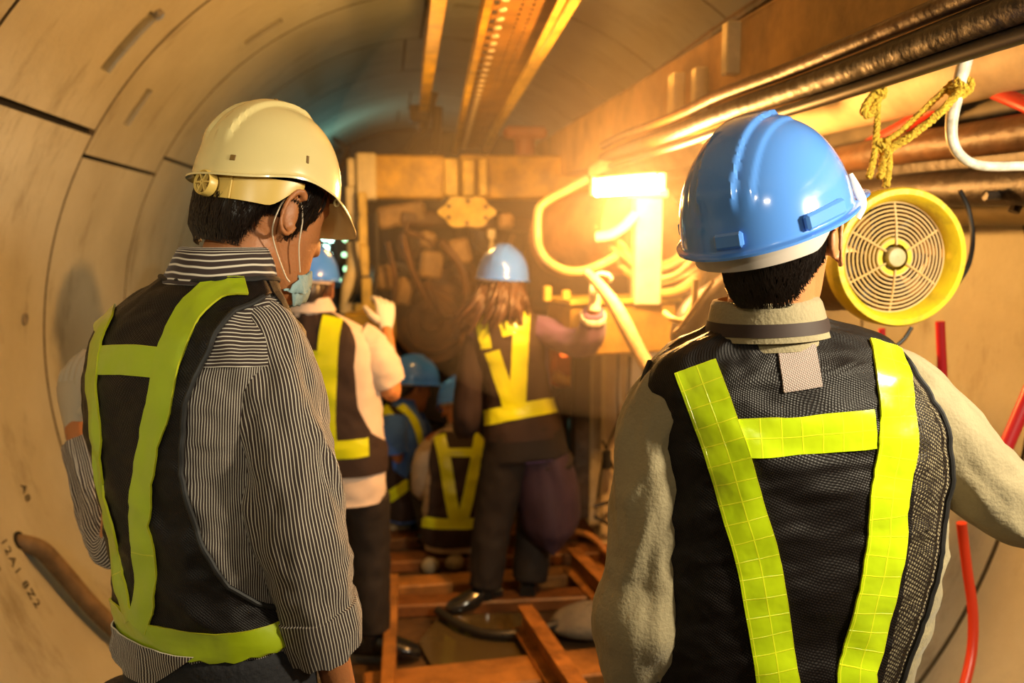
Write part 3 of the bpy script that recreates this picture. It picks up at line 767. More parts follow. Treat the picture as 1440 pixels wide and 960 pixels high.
tag(wbox(MB(), 792, 408, 803, 424, YL + .05, .04).build('valve_cap', m_yel2), 'small yellow valve cap on the ochre box, nearer the white glove', 'cap')
# coiled cables around the post (each one built on its own)
random.seed(11)
m_coil = [mat('cream_cable', (.70, .52, .24), .5, var=.3), mat('ochre_cable', (.58, .36, .10), .5, var=.4), mat('tan_cable', (.50, .34, .16), .5, var=.4)]
for k in range(9):
    x0 = 852 + 5 * k; y0 = 334 + 9 * k; yy = YL - .02 - .014 * (k % 4) + .08
    pts = [W(x0 - 12 + (k % 3) * 4, y0 - 16, yy + .1), W(x0 + 22, y0 + 8, yy), W(900, 372 + 6 * k, yy), W(945, 366 + 7 * k - 4 * (k % 3), yy - .06), W(975, 335 + 9 * k, yy - .08), W(990, 318 + 8 * k, yy + .1)]
    o = MB().tube(pts, .011 + .002 * (k % 3), 10, 6).build('looped_cable', m_coil[k % 3])
    tag(o, 'pale cable in the looped bundle hanging behind the lit post', 'cable', 'looped cables behind the lit post')
tag(MB().tube([W(978, 392, 2.6), W(975, 430, 2.6), W(962, 450, 2.6), W(945, 448, 2.62), W(935, 440, 2.7)], .01, 10, 5).build('looped_cable', m_coil[0]), 'yellowish cable drooping just left of the blue helmet rim', 'cable')
tag(MB().tube([W(1003, 395, 2.4), W(985, 420, 2.45), W(960, 455, 2.5), W(948, 468, 2.5)], .006, 10, 5).build('thin_cable', m_coil[2]), 'thin tan cable slanting below the blue helmet rim', 'cable')
tag(MB().tube([W(1040, 380, 2.75), W(1015, 405, 2.75), W(985, 430, 2.75), W(968, 452, 2.72), W(962, 480, 2.7), W(975, 497, 2.7), W(1000, 480, 2.8)], [.03, .04, .05, .05, .045, .035, .03], 16, 5).build('breathing_hose', m_dark), 'dark bulky hose end hanging left of the front worker neck', 'hose')
mb = MB().tube([W(1000, 470, 2.9), W(1005, 530, 2.9), W(1010, 1000, 2.9)], .045, 16); tag(mb.build('dark_post', m_dark), 'dark upright post behind the front worker collar', 'post')
# pale wrapped hose held by the woman
HAND = W(841, 398, 3.1)
tag(MB().tube([W(826, 384, 3.12), W(846, 405, 3.02), W(866, 432, 2.95), W(882, 462, 2.9), W(902, 500, 2.85), W(925, 535, 2.8), W(960, 585, 2.75)], [.017, .022, .026, .028, .026, .027, .028], 14, 6).build('wrapped_hose', mat('wrapped_hose_tape', (.62, .46, .28), .6, var=.35, vscale=30)), 'pale wrapped hose held up in the white glove, slanting to the right', 'hose')
# light panel on the right behind, with cables
m_panel = mat('cream_panel', (.72, .60, .42), .6, var=.25, vscale=3)
r = empty('side_cabinet', W(880, 730, 4.0), 0, 'tall cream cabinet with hanging cables at the right, behind the woman', 'cabinet'); inv = inv_of(r)
mb = MB(); wbox(mb, 850, 492, 985, 760, 4.0, .2, .01); mb.build('body', m_panel, r, smooth=20, local=inv)
mb = MB(); wbox(mb, 832, 494, 848, 740, 4.05, .2, .01); mb.build('side_panel', mat('grey_panel', (.42, .38, .30), .6, var=.3), r, smooth=20, local=inv)
mb = MB(); wbox(mb, 905, 500, 908, 755, 3.985, .02, .001); mb.build('door_gap', m_dark, r, smooth=20, local=inv)
mb = MB(); wbox(mb, 808, 492, 829, 730, 3.8, .09, .008); tag(mb.build('upright_post', m_dark, smooth=20), 'dark steel upright between the woman and the cream cabinet', 'post')
for i, (pts, rr_) in enumerate([([(870, 496), (868, 560), (872, 620), (866, 700), (868, 740)], .006), ([(886, 500), (884, 570), (890, 610), (880, 660), (890, 740)], .009), ([(848, 620), (862, 655), (880, 690), (900, 700)], .007),
                               ([(890, 550), (866, 600), (850, 640), (840, 700)], .006), ([(835, 712), (860, 706), (885, 712), (910, 704)], .010), ([(836, 726), (870, 740), (905, 722)], .009)]):
    o = MB().tube([W(x, y, 3.93) for x, y in pts], rr_, 8, 5).build('hanging_cable', m_black if i % 2 else m_dark)
    tag(o, 'thin dark cable dangling in front of the cream cabinet', 'cable', 'cables in front of the cabinet')
tag(MB().tube([W(853, 634, 3.88), W(854, 658, 3.88)], .022, 10).build('cable_plug', m_black), 'black cable plug hanging against the cream cabinet', 'plug')
# orange device behind the woman's right side
r = empty('orange_machine', W(790, 540, 4.5), 0, 'orange box lamp glowing dimly behind the woman below her raised arm', 'lamp'); inv = inv_of(r)
wbox(MB(), 790, 545, 797, 760, 4.55, .05, .004).build('stand', m_dark, r, smooth=20, local=inv); wbox(MB(), 778, 478, 808, 545, 4.5, .18, .02).build('casing', mat('orange_casing', (.52, .12, .015), .4, var=.5), r, smooth=20, local=inv)
wbox(MB(), 789, 482, 799, 502, 4.48, .03, .006).build('lens', emat('orange_lens', (1., .16, .02), 1.6), r, smooth=20, local=inv)
tag(MB().tube([W(779, 528, 4.3), W(800, 536, 4.3), W(812, 530, 4.3)], .03, 12, 3).build('brass_fitting', mat('brass', (.8, .5, .15), .3, .8)), 'shiny brass fitting under the orange box', 'fitting')
# far left dark pipes behind the left worker
tag(MB().tube([W(470, 195, 7), W(488, 215, 5.2), W(470, 260, 5.0), W(466, 330, 5.0)], .02, 8, 4).build('bent_pipe', m_brown), 'bent brown pipe at the far left end of the amber crossbeam', 'pipe')

# ------------------------------------------------------------------ track and floor things
def gbox(mb, pts, z0, z1):
    """low block standing on the floor: footprint corners on the floor plane"""
    b = len(mb.v)
    for z in (z0, z1):
        for p in pts: mb.v.append(V((p[0], p[1], z)))
    n = len(pts)
    mb.ngon([b + i for i in range(n)][::-1]); mb.ngon([b + n + i for i in range(n)])
    for i in range(n): j = (i + 1) % n; mb.ngon([b + i, b + j, b + n + j, b + n + i])
    return mb
def rail(a, b, label):
    a = V(a); b = V(b); d = (b - a).normalized(); x = d.cross(V((0, 0, 1)))
    prof = [(-.05, 0), (.05, 0), (.05, .01), (.012, .02), (.009, .075), (.028, .085), (.030, .105), (-.030, .105), (-.028, .085), (-.009, .075), (-.012, .02), (-.05, .01)]
    P = [[p + x * u + V((0, 0, w)) for u, w in prof] for p in (a, b)]
    mb = MB(); k = mb.quadgrid(P, len(prof), 2, None, True); mb.ngon([k + i for i in range(12)]); mb.ngon([k + 12 + i for i in range(12)])
    return tag(mb.build('track_rail', m_rust, smooth=20), label, 'rail')
zt = .16
pa = WZ(738, 850, zt); pb = WZ(850, 985, zt)
rail((pb.x + .03, pb.y - .6, .055), (pa.x, pa.y, .055), 'rusty rail running towards the camera in the middle of the floor')
pa = WZ(806, 770, zt); pb = WZ(885, 850, zt)
rail((pb.x + .1, pb.y - .7, .055), (pa.x, pa.y, .055), 'rusty rail at the right, partly hidden by the front worker')
pa = WZ(845, 765, zt)
rail((1.22, 2.9, .055), (pa.x, pa.y, .055), 'rusty rail nearest the right wall, below the cabinet')
m_timber = mat('wet_orange_timber', (.40, .17, .035), .55, var=.6, vscale=7, bump=.5, bscale=20)
m_timber2 = mat('wet_brown_timber', (.20, .075, .018), .45, var=.6, vscale=6, bump=.5, bscale=20)
zs = .05
for i, (y0, d, rz, mm, lab) in enumerate([(2.98, .20, 4, m_timber, 'orange wet sleeper nearest the camera under the middle rail'), (2.62, .12, 2, m_timber, 'orange sleeper half below the frame, nearest of all sleepers'), (3.62, .12, -2, m_timber2, 'brown sleeper just beyond the shallow puddle'), (3.86, .12, 1, m_timber, 'third brown sleeper from the camera, beyond the puddle'), (4.15, .14, -1, m_timber2, 'farther sleeper under the crouching worker feet'), (4.5, .16, 1, m_timber2, 'farthest visible sleeper below the machine')]):
    r_ = .43; mb = MB(); mb.box((.62, y0, .022), (1.46, d, .06), Matrix.Rotation(R(rz), 3, 'Z'), 0, .008)
    tag(mb.build('sleeper', mm, smooth=20), lab, 'sleeper')
mb = MB(); P = []
for j in range(9):
    P.append([V((.22 + .06 * i, 3.14 + .045 * j, .012 + .001 * noise.noise(V((i, j, 0))))) for i in range(9)])
mb.quadgrid(P, 9, 9)
pts = [(.14, 3.1), (.62, 3.12), (.66, 3.3), (.58, 3.5), (.2, 3.52), (.1, 3.3)]
tag(gbox(MB(), pts, .004, .022).build('puddle', mat('olive_puddle_water', (.07, .05, .02), .08, spec=.6), smooth=0), 'shallow olive puddle between two sleepers on the floor', 'puddle')
# timber edge board at left
a = WZ(553, 850, .06); b = WZ(560, 960, .06)
tag(MB().beam((a.x, a.y + .2, .06), (b.x - .04, b.y - .2, .06), .05, .12).build('edge_board', m_timber), 'orange timber edge board beside the shiny black boot', 'board')
# grey sack
mb = MB(); c = WZ(830, 872, .06)
P = []
for j in range(17):
    th = PI * j / 16
    P.append([c + V((.17 * math.sin(th) * math.cos(a) * (1 + .15 * noise.noise(V((math.cos(a) * 2, th * 2, 1)))), .12 * math.sin(th) * math.sin(a), -.065 * math.cos(th) * (1 + .35 * noise.noise(V((math.cos(a), math.sin(a), th * 2)))))) for a in [2 * PI * i / 28 for i in range(28)]])
mb.quadgrid(P, 28, 17, None, True)
tag(mb.build('cement_sack', mat('grey_sackcloth', (.24, .20, .14), .8, var=.4, bump=.5)), 'crumpled grey sack lying beside the middle rail', 'sack')
tag(MB().tube([WZ(615, 858, .05), WZ(650, 880, .05), WZ(700, 892, .05), WZ(760, 884, .06), WZ(800, 870, .08)], .018, 10, 5).build('floor_hose', m_black), 'black hose lying across the floor in front of the woman boots', 'hose')
tag(MB().tube([W(800, 745, 4.0), W(835, 756, 3.9), W(862, 790, 3.8), W(880, 830, 3.7)], .016, 10, 5).build('floor_hose', m_rust), 'rusty red hose on the floor left of the front worker sleeve', 'hose')
for i, (x, y, s, Y) in enumerate([(680, 770, .05, 4.3), (640, 770, .05, 4.7), (560, 725, .07, 4.8), (545, 800, .05, 4.5), (605, 775, .045, 4.7)]):
    mb = MB(); c = WZ(x, y + 20, .03); P = []
    for j in range(9):
        th = PI * j / 8
        P.append([c + V((s * math.sin(th) * math.cos(a), s * math.sin(th) * math.sin(a), .01 - s * .9 * math.cos(th))) * (1 + .25 * noise.noise(V((a, th, i)))) if False else c + V((s * math.sin(th) * math.cos(a) * (1 + .3 * noise.noise(V((math.cos(a), math.sin(a), i)))), s * math.sin(th) * math.sin(a), -s * .9 * math.cos(th))) for a in [2 * PI * q / 14 for q in range(14)]])
    mb.quadgrid(P, 14, 9, None, True)
    tag(mb.build('rubble_stone', mat('pale_rubble', (.45, .36, .22), .8, var=.5, bump=.6, bscale=12)), 'pale muddy stone on the floor by the crouching workers', 'stone', 'stones between the workers feet')
# ------------------------------------------------------------------ people
m_skin = mat('warm_skin', (.55, .23, .085), .5, var=.12, vscale=6, bump=.12, bscale=180, sss=.15)
m_skin2 = mat('tanned_skin', (.44, .165, .055), .5, var=.12, vscale=6, bump=.12, bscale=180, sss=.15)
m_hair = mat('dark_brown_hair', (.020, .010, .006), .38, var=.4, vscale=40, spec=.6)
m_glove = mat('white_cotton_glove', (.85, .80, .70), .8, bump=.3, bscale=120)
HK = [(-.118, .045, .082, .020), (-.108, .015, .095, .036), (-.09, -.012, .100, .046), (-.07, -.035, .098, .054), (-.045, -.058, .097, .061), (-.02, -.078, .097, .068), (.005, -.090, .098, .073),
      (.03, -.098, .099, .076), (.055, -.101, .100, .078), (.08, -.099, .094, .075), (.10, -.088, .080, .067), (.115, -.066, .058, .052), (.124, -.035, .028, .028), (.127, -.015, .008, .010)]
def face_disp(t, v, p):
    d = 0; x, y, z = p
    if y > .02:
        ax = abs(x)
        pr = smoothstep(.045, .03, z) * 0
        if z > -.016: pr = smoothstep(.042, -.01, z)
        else: pr = 1 - smoothstep(-.016, -.030, z)
        d += .024 * math.exp(-(x / .012) ** 2) * max(pr, 0)
        d -= .010 * math.exp(-((ax - .031) / .014) ** 2 - ((z - .030) / .013) ** 2)
        d += .004 * math.exp(-((ax - .031) / .012) ** 2 - ((z - .028) / .006) ** 2)
        d += .005 * math.exp(-(x / .024) ** 2 - ((z + .048) / .006) ** 2) + .005 * math.exp(-(x / .02) ** 2 - ((z + .062) / .006) ** 2)
        d -= .004 * math.exp(-(x / .02) ** 2 - ((z + .055) / .003) ** 2)
        d += .004 * math.exp(-((ax - .03) / .02) ** 2 - ((z - .048) / .007) ** 2)
    return d
def head_loft():
    z0, z1 = HK[0][0], HK[-1][0]
    return Loft([((z - z0) / (z1 - z0), V((0, (a + b) / 2, z)), V((1, 0, 0)), V((0, 1, 0)), w, (b - a) / 2, 2.15) for z, a, b, w in HK], face_disp, .55)
HL = head_loft()
HH = [(-.112, -.080, .050, .060), (-.09, -.086, .055, .063), (-.065, -.094, .06, .067), (-.04, -.101, .07, .071), (-.01, -.106, .08, .075), (.02, -.108, .09, .078), (.055, -.106, .099, .080), (.09, -.094, .090, .074), (.115, -.066, .058, .052), (.124, -.035, .028, .028)]
HAIRL = Loft([((z - HH[0][0]) / (HH[-1][0] - HH[0][0]), V((0, (a + b) / 2, z)), V((1, 0, 0)), V((0, 1, 0)), w, (b - a) / 2, 2.1) for z, a, b, w in HH], None, .55)
def vh(z): return min(max((z - HH[0][0]) / (HH[-1][0] - HH[0][0]), 0), 1)
def vz(z): return (z - HK[0][0]) / (HK[-1][0] - HK[0][0])
def add_mb(dst, src, M=None):
    b = len(dst.v)
    dst.v += [(M @ p) if M is not None else p for p in src.v]
    dst.f += [[i + b for i in f] for f in src.f]; dst.uv += src.uv; dst.mi += src.mi
def head_mb():
    mb = HL.mesh(70, 72)
    for s in (-1, 1):                     # ears: rim, lobe and hollow
        c = V((s * .083, -.012, .010))
        pts = []
        for i in range(14):
            a = R(-150 + 290 * i / 13)
            pts.append(c + V((s * (.015 + .005 * math.cos(a)), -.020 * math.cos(a + .2) - .002, .034 * math.sin(a) + (.004 if i > 9 else 0))))
        mb.tube(pts, [.0035, .004, .0045, .005, .0045, .004, .004, .004, .0045, .005, .006, .007, .007, .005], 8, 2)
        mb.sphere(c + V((s * .004, .0, 0)), (.007, .017, .027), 8)
        mb.sphere(c + V((-s * .004, .006, .0)), (.012, .014, .022), 8)
    return mb
def hand_mb(w, d, n, s, size=1., curl=35, thumb=1., fat=1.):
    """w wrist, d direction of the fingers, n palm side, s thumb side"""
    w = V(w); d = V(d).normalized(); n = V(n); n = (n - d * n.dot(d)).normalized(); s = V(s); s = (s - d * s.dot(d) - n * s.dot(n)).normalized()
    mb = MB(); k = size
    prof = [(-.03, .026, .019), (.0, .028, .018), (.02, .034, .018), (.05, .041, .017), (.08, .042, .014), (.092, .036, .010)]
    P = [[w + d * (h * k) + s * (a * k * math.cos(t)) + n * (b * k * fat * math.sin(t)) for t in [2 * PI * i / 20 for i in range(20)]] for h, a, b in prof]
    b0 = mb.quadgrid(P, 20, len(prof), None, True); mb.ngon([b0 + i for i in range(20)][::-1]); mb.ngon([b0 + 100 + i for i in range(20)])
    for j, (off, ln, rr, sp) in enumerate([(.031, .072, .0085, 7), (.0105, .080, .0088, 2), (-.0105, .075, .0085, -3), (-.030, .058, .0075, -9)]):
        p = w + (d * .080 + s * off) * k; dd = (d * math.cos(R(sp)) + s * math.sin(R(sp)))
        pts = [w + (d * .055 + s * off * .9) * k, p]; a = curl * (.6 + .12 * j)
        ang = 0
        for q, fr_ in enumerate((.42, .32, .26)):
            ang += a; v = dd * math.cos(R(ang)) + n * math.sin(R(ang)); p = p + v * (ln * fr_ * k); pts.append(p)
        mb.tube(pts, [rr * k * fat, rr * 1.05 * k * fat, rr * k * fat, rr * .92 * k * fat, rr * .75 * k * fat], 10, 3)
    p0 = w + (d * .022 + s * .026 + n * .004) * k; t1 = (s * .75 + d * .6 + n * .35).normalized(); t2 = (s * .35 + d * .85 + n * (.3 + .4 * thumb)).normalized()
    mb.tube([p0, p0 + t1 * .034 * k, p0 + t1 * .034 * k + t2 * .032 * k, p0 + t1 * .034 * k + t2 * .056 * k], [.015 * k * fat, .0125 * k * fat, .010 * k * fat, .007 * k * fat], 10, 3)
    return mb
def make_body(mb, inv, parent, material, vox):
    me = bpy.data.meshes.new('tmp'); me.from_pydata([tuple(inv @ p) for p in mb.v], [], mb.f)
    bm = bmesh.new(); bm.from_mesh(me); bmesh.ops.recalc_face_normals(bm, faces=bm.faces); bm.to_mesh(me); bm.free()
    o = bpy.data.objects.new('tmp', me); COL.objects.link(o)
    md = o.modifiers.new('r', 'REMESH'); md.mode = 'VOXEL'; md.voxel_size = vox; md.use_smooth_shade = True
    sm = o.modifiers.new('s', 'SMOOTH'); sm.factor = .5; sm.iterations = 2
    dg = bpy.context.evaluated_depsgraph_get()
    m2 = bpy.data.meshes.new_from_object(o.evaluated_get(dg)); m2.materials.clear(); m2.materials.append(material)
    bpy.data.objects.remove(o); bpy.data.meshes.remove(me); m2.name = 'body'
    b = bpy.data.objects.new('body', m2); COL.objects.link(b); b.parent = parent
    return b
# ---- helmets
def helm_fn(style):
    # azimuth a: 0 front, 90 right; e 0 rim .. 90 crown
    AX, AY, H = (.118, .150, .152) if style != 'cream' else (.120, .136, .152)
    def rim(a):
        c = math.cos(a)
        if style == 'cream': return .006 * c + .016 * math.exp(-((abs(math.degrees(a)) - 95) / 28) ** 2) - .004
        return 0.004 * c
    def P(a, e, off=0., ex=0.):
        ce = max(math.cos(e), 0) ** .86; s = math.sin(e)
        x = AX * math.sin(a) * ce; y = AY * math.cos(a) * ce
        z = rim(a) * (1 - s) + H * s ** 1.02
        n = V((x / AX ** 2, y / AY ** 2, z / H ** 2 * .9)).normalized()
        d = off
        if ex == 0:
            ed = math.degrees(e); up = smoothstep(18, 34, ed)
            if style == 'cream':
                d += .0075 * up * (1 - smoothstep(.012, .017, abs(abs(x) - .028))) * (1 - smoothstep(.02, .05, y))
                d += .003 * up * (1 - smoothstep(.010, .014, abs(x)))
            else:
                d += up * (.0065 * (1 - smoothstep(.024, .029, abs(x))) + .0035 * (1 - smoothstep(.046, .051, abs(x)))) * (1 - smoothstep(.030, .040, y))
        return V((x, y, z)) + n * d
    return P, rim, AX, AY
def helmet(M, parent, inv, style, material, band_m, detail=True, name='hard_hat'):
    """M: helmet frame (origin at the middle of the rim) to world"""
    P, rim, AX, AY = helm_fn(style)
    na = 160 if detail else 56; ne = 56 if detail else 20
    rows = []; T = inv @ M
    def edge(a, k):
        """flared gutter and peak"""
        ad = math.degrees(a); ad = (ad + 180) % 360 - 180
        pk = smoothstep(72, 28, abs(ad)) if abs(ad) < 72 else 0
        pk = 1 - smoothstep(24, 66, abs(ad))
        L_ = .009 + (.050 if style != 'cream' else .034) * pk; dr = .003 + (.010 if style != 'cream' else .052) * pk
        b = P(a, 0.02); o = V((math.sin(a) / AX, math.cos(a) / AY, 0)).normalized() * .35 + V((math.sin(a) * .5, math.cos(a), 0)).normalized() * .65
        return b + o * (L_ * k) + V((0, 0, -dr * k * (.5 + .5 * k)))
    for k in (1., .97, .8, .6, .35, .15): rows.append([edge(2 * PI * i / na, k) for i in range(na)])
    for j in range(ne): rows.append([P(2 * PI * i / na, .03 + (PI / 2 - .035) * j / (ne - 1)) for i in range(na)])
    mb = MB(); b = mb.quadgrid(rows, na, len(rows), None, True)
    mb.ngon([b + (len(rows) - 1) * na + i for i in range(na)])
    inner = []
    for j in range(ne // 2): inner.append([P(2 * PI * i / na, .03 + (PI / 2 - .05) * j / (ne // 2 - 1), -.004, 1) for i in range(na)])
    lip = [r + V((0, 0, -.0035)) for r in rows[0]]; lip2 = [(a_ * .0 + edge(2 * PI * i / na, .5) + V((0, 0, -.0035))) for i, a_ in enumerate(rows[0])]
    mb.quadgrid([rows[0], lip, lip2] + inner, na, 3 + len(inner), None, True, flip=True)
    h = mb.build(name, material, parent, smooth=40, local=T)
    # sweat band and cradle below the rim
    hb = MB(); rows = []
    r0, r1 = (-.046, .0) if style == 'cream' else (-.032, .006)
    if style == 'far': r0 = -.016
    lo, hi = (88, 272)
    A_ = [R(lo + (hi - lo) * i / 48) for i in range(49)]
    def bp(a, z, f): return V((AX * f * math.sin(a), AY * f * math.cos(a), z))
    def zz(a, z):
        w = smoothstep(lo, lo + 30, math.degrees(a)) * (1 - smoothstep(hi - 30, hi, math.degrees(a)))
        return z * w + (z * .25 + .006) * (1 - w)
    f1 = .90 if style == 'cream' else .90
    rows = [[bp(a, zz(a, r1), f1 - .02) for a in A_], [bp(a, zz(a, r1), f1) for a in A_], [bp(a, zz(a, (r0 + r1) / 2), f1) for a in A_], [bp(a, zz(a, r0), f1 - .015) for a in A_], [bp(a, zz(a, r0), f1 - .05) for a in A_]]
    hb.quadgrid(rows, 49, 5)
    hbo = hb.build('headband', band_m, h, smooth=40, local=T, recalc=False)
    md = hbo.modifiers.new('t', 'SOLIDIFY'); md.thickness = .002
    return h, P, T
m_cream_h = mat('cream_helmet_shell', (.80, .66, .30), .22, var=.05, coat=.4)
m_cream_b = mat('cream_helmet_band', (.70, .48, .12), .35)
m_blue_h = mat('blue_helmet_shell', (.10, .30, .88), .16, coat=.6)
m_greyband = mat('pale_grey_band', (.55, .48, .42), .5)
def rot_head(phi, pitch, roll=0.):
    return Matrix.Rotation(-R(phi), 3, 'Z') @ Matrix.Rotation(-R(pitch), 3, 'X') @ Matrix.Rotation(R(roll), 3, 'Y')
def fm(Rm, loc): return Matrix.Translation(V(loc)) @ Rm.to_4x4()
def hair_part(M, parent, inv, low, tmax, strands, length=.018, name='hair', off=.006, z_top=.075, seed=3):
    """low(t) = lower hairline z at angle t from the back"""
    T = inv @ M; rnd = random.Random(seed)
    def d(t, v, p): return 0
    mb = MB(); nu, nv = 90, 26; P = []; Q = []
    for j in range(nv):
        row = []; row2 = []
        for i in range(nu):
            t = -tmax + 2 * tmax * i / (nu - 1); zl = low(t) + .004 * noise.noise(V((t * .35, 1, seed))); z = zl + (z_top - zl) * j / (nv - 1)
            k = smoothstep(0, .35, j / (nv - 1)) * (1 - .6 * smoothstep(tmax * .85, tmax, abs(t)))
            o = -.001 + (off + .003 * noise.noise(V((t * .25, z * 22, seed)))) * k
            row.append(HAIRL.at(t, vh(z), o)); row2.append(HAIRL.at(t, vh(z), -.003))
        P.append(row); Q.append(row2)
    mb.quadgrid(P, nu, nv); 
    for _ in range(strands):
        t = rnd.uniform(-tmax * .98, tmax * .98); zl = low(t); z = zl + (z_top - zl) * rnd.random() ** 1.3; ln = length * rnd.uniform(.7, 1.4)
        pts = []; sw = rnd.uniform(-.25, .25)
        for q in range(4):
            f = q / 3; tt = t + sw * 22 * f * f; z2 = max(z - ln * f, zl - .006)
            kk = smoothstep(0, .02, z2 - zl)
            pts.append(HAIRL.at(tt, vh(z2), .002 + off * kk * (1.15) + .0015 * f + .001 * rnd.random()))
        mb.tube(pts, [.0006, .0006, .0005, .0002], 3, cap=False)
    return mb.build(name, m_hair, parent, smooth=60, local=T, recalc=False)
def bvh_of(ob, M):
    me = ob.data; return BVHTree.FromPolygons([M @ v.co for v in me.vertices], [list(p.vertices) for p in me.polygons])
def ribbon(bvhs, pts, width, name, material, parent, inv, px=True, off=.003, step=.012, thick=.0016, mb=None, wrk=.0012, u0=0.):
    """reflective strip lying on the cloth: centre line points, cast on the surface"""
    own = mb is None; mb = mb or MB()
    P3 = []; N3 = []; Ws = []
    ctl = [V((p[0], p[1], 0)) for p in pts] if px else [V(p) for p in pts]
    ws = [p[2] if len(p) > 2 else width for p in pts] if px else [width] * len(pts)
    cp, cw = resample(ctl, ws, 10)
    for c, w in zip(cp, cw):
        if px:
            d = ray(c.x, c.y); hit = bvhs.ray_cast(CAMPOS, d)
            if hit[0] is None: continue
            P3.append(hit[0]); n = hit[1]
            if n.dot(d) > 0: n = -n
            N3.append(n)
        else:
            h = bvhs.find_nearest(c)
            n = h[1]
            if n.dot(c - h[0]) < 0: n = -n
            P3.append(h[0]); N3.append(n)
        Ws.append(w)
    if len(P3) < 2: return None
    # even steps
    Q = []; NN = []; WW = []; acc = 0; Q.append(P3[0]); NN.append(N3[0]); WW.append(Ws[0])
    for i in range(1, len(P3)):
        if (P3[i] - Q[-1]).length >= step or i == len(P3) - 1: Q.append(P3[i]); NN.append(N3[i]); WW.append(Ws[i])
    # smooth normals
    for _ in range(2): NN = [(NN[max(i - 1, 0)] + NN[i] + NN[min(i + 1, len(NN) - 1)]).normalized() for i in range(len(NN))]
    top = []; bot = []; U = []; L_ = 0; m = 9
    for i, (p, n, w) in enumerate(zip(Q, NN, WW)):
        t = (Q[min(i + 1, len(Q) - 1)] - Q[max(i - 1, 0)]).normalized(); s = t.cross(n).normalized()
        if i: L_ += (p - Q[i - 1]).length
        r1 = []; r2 = []; uu = []
        for k in range(m):
            f = (k / (m - 1) - .5); q = p + s * (w * f); h = bvhs.find_nearest(q, .05)
            if h[0] is not None:
                hn = h[1] if h[1].dot(n) > 0 else -h[1]
                q2 = h[0]; nn = (hn + n).normalized()
                if (q2 - q).length > .02: q2 = q
            else: q2, nn = q, n
            o = off + wrk * (noise.noise(V((L_ * 26, f * 1.3, p.x * 5))) + .9 * abs(noise.noise(V((L_ * 9, f * .8, 4)))))
            r1.append(q2 + nn * (o + thick)); r2.append(q2 + nn * (o - .002)); uu.append((f * w + .5 * w, L_))
        top.append(r1); bot.append(r2); U.append(uu)
    a = mb.quadgrid(top, m, len(Q), U); b = mb.quadgrid(bot, m, len(Q), U, flip=True)
    nr = len(Q); ring = list(range(m)) + [j * m + m - 1 for j in range(1, nr)] + [(nr - 1) * m + i for i in range(m - 2, -1, -1)] + [j * m for j in range(nr - 2, 0, -1)]
    for i, j in zip(ring, ring[1:] + ring[:1]): mb.ngon([a + i, a + j, b + j, b + i])
    if not own: return mb
    return mb.build(name, material, parent, smooth=50, local=inv)
def boot(parent, inv, ankle, direction, m, shaft=.30, name='boot', top=None):
    a = V(ankle); d = V(direction); d.z = 0; d.normalize(); s = V((d.y, -d.x, 0)); mb = MB()
    up = (V(top) - a).normalized() if top is not None else V((0, 0, 1))
    base = V((a.x, a.y, 0)); h = a.z
    rows = []
    secs = [(-.075, .0, .030, .05), (-.07, .0, .036, .09), (-.03, 0, .040, .10), (.03, 0, .042, .10), (.09, 0, .048, .075), (.14, 0, .048, .058), (.175, 0, .036, .045), (.19, 0, .014, .028)]
    for f, _, w, hh in secs:
        hh = min(hh, .11)
        rows.append([base + d * f + s * (w * spow(math.cos(t), .8)) + V((0, 0, a.z - .09 + hh * .5 + hh * .5 * spow(math.sin(t), .8))) for t in [2 * PI * i / 20 for i in range(20)]])
    b = mb.quadgrid(rows, 20, len(rows), None, True); mb.ngon([b + i for i in range(20)][::-1]); mb.ngon([b + 20 * (len(rows) - 1) + i for i in range(20)])
    if shaft: mb.tube([a + V((0, 0, -.05)), a, a + up * shaft * .5, a + up * shaft], [.048, .046, .056, .062], 18, 3)
    return mb.build(name, m, parent, local=inv)
def vec(*a): return V(a)
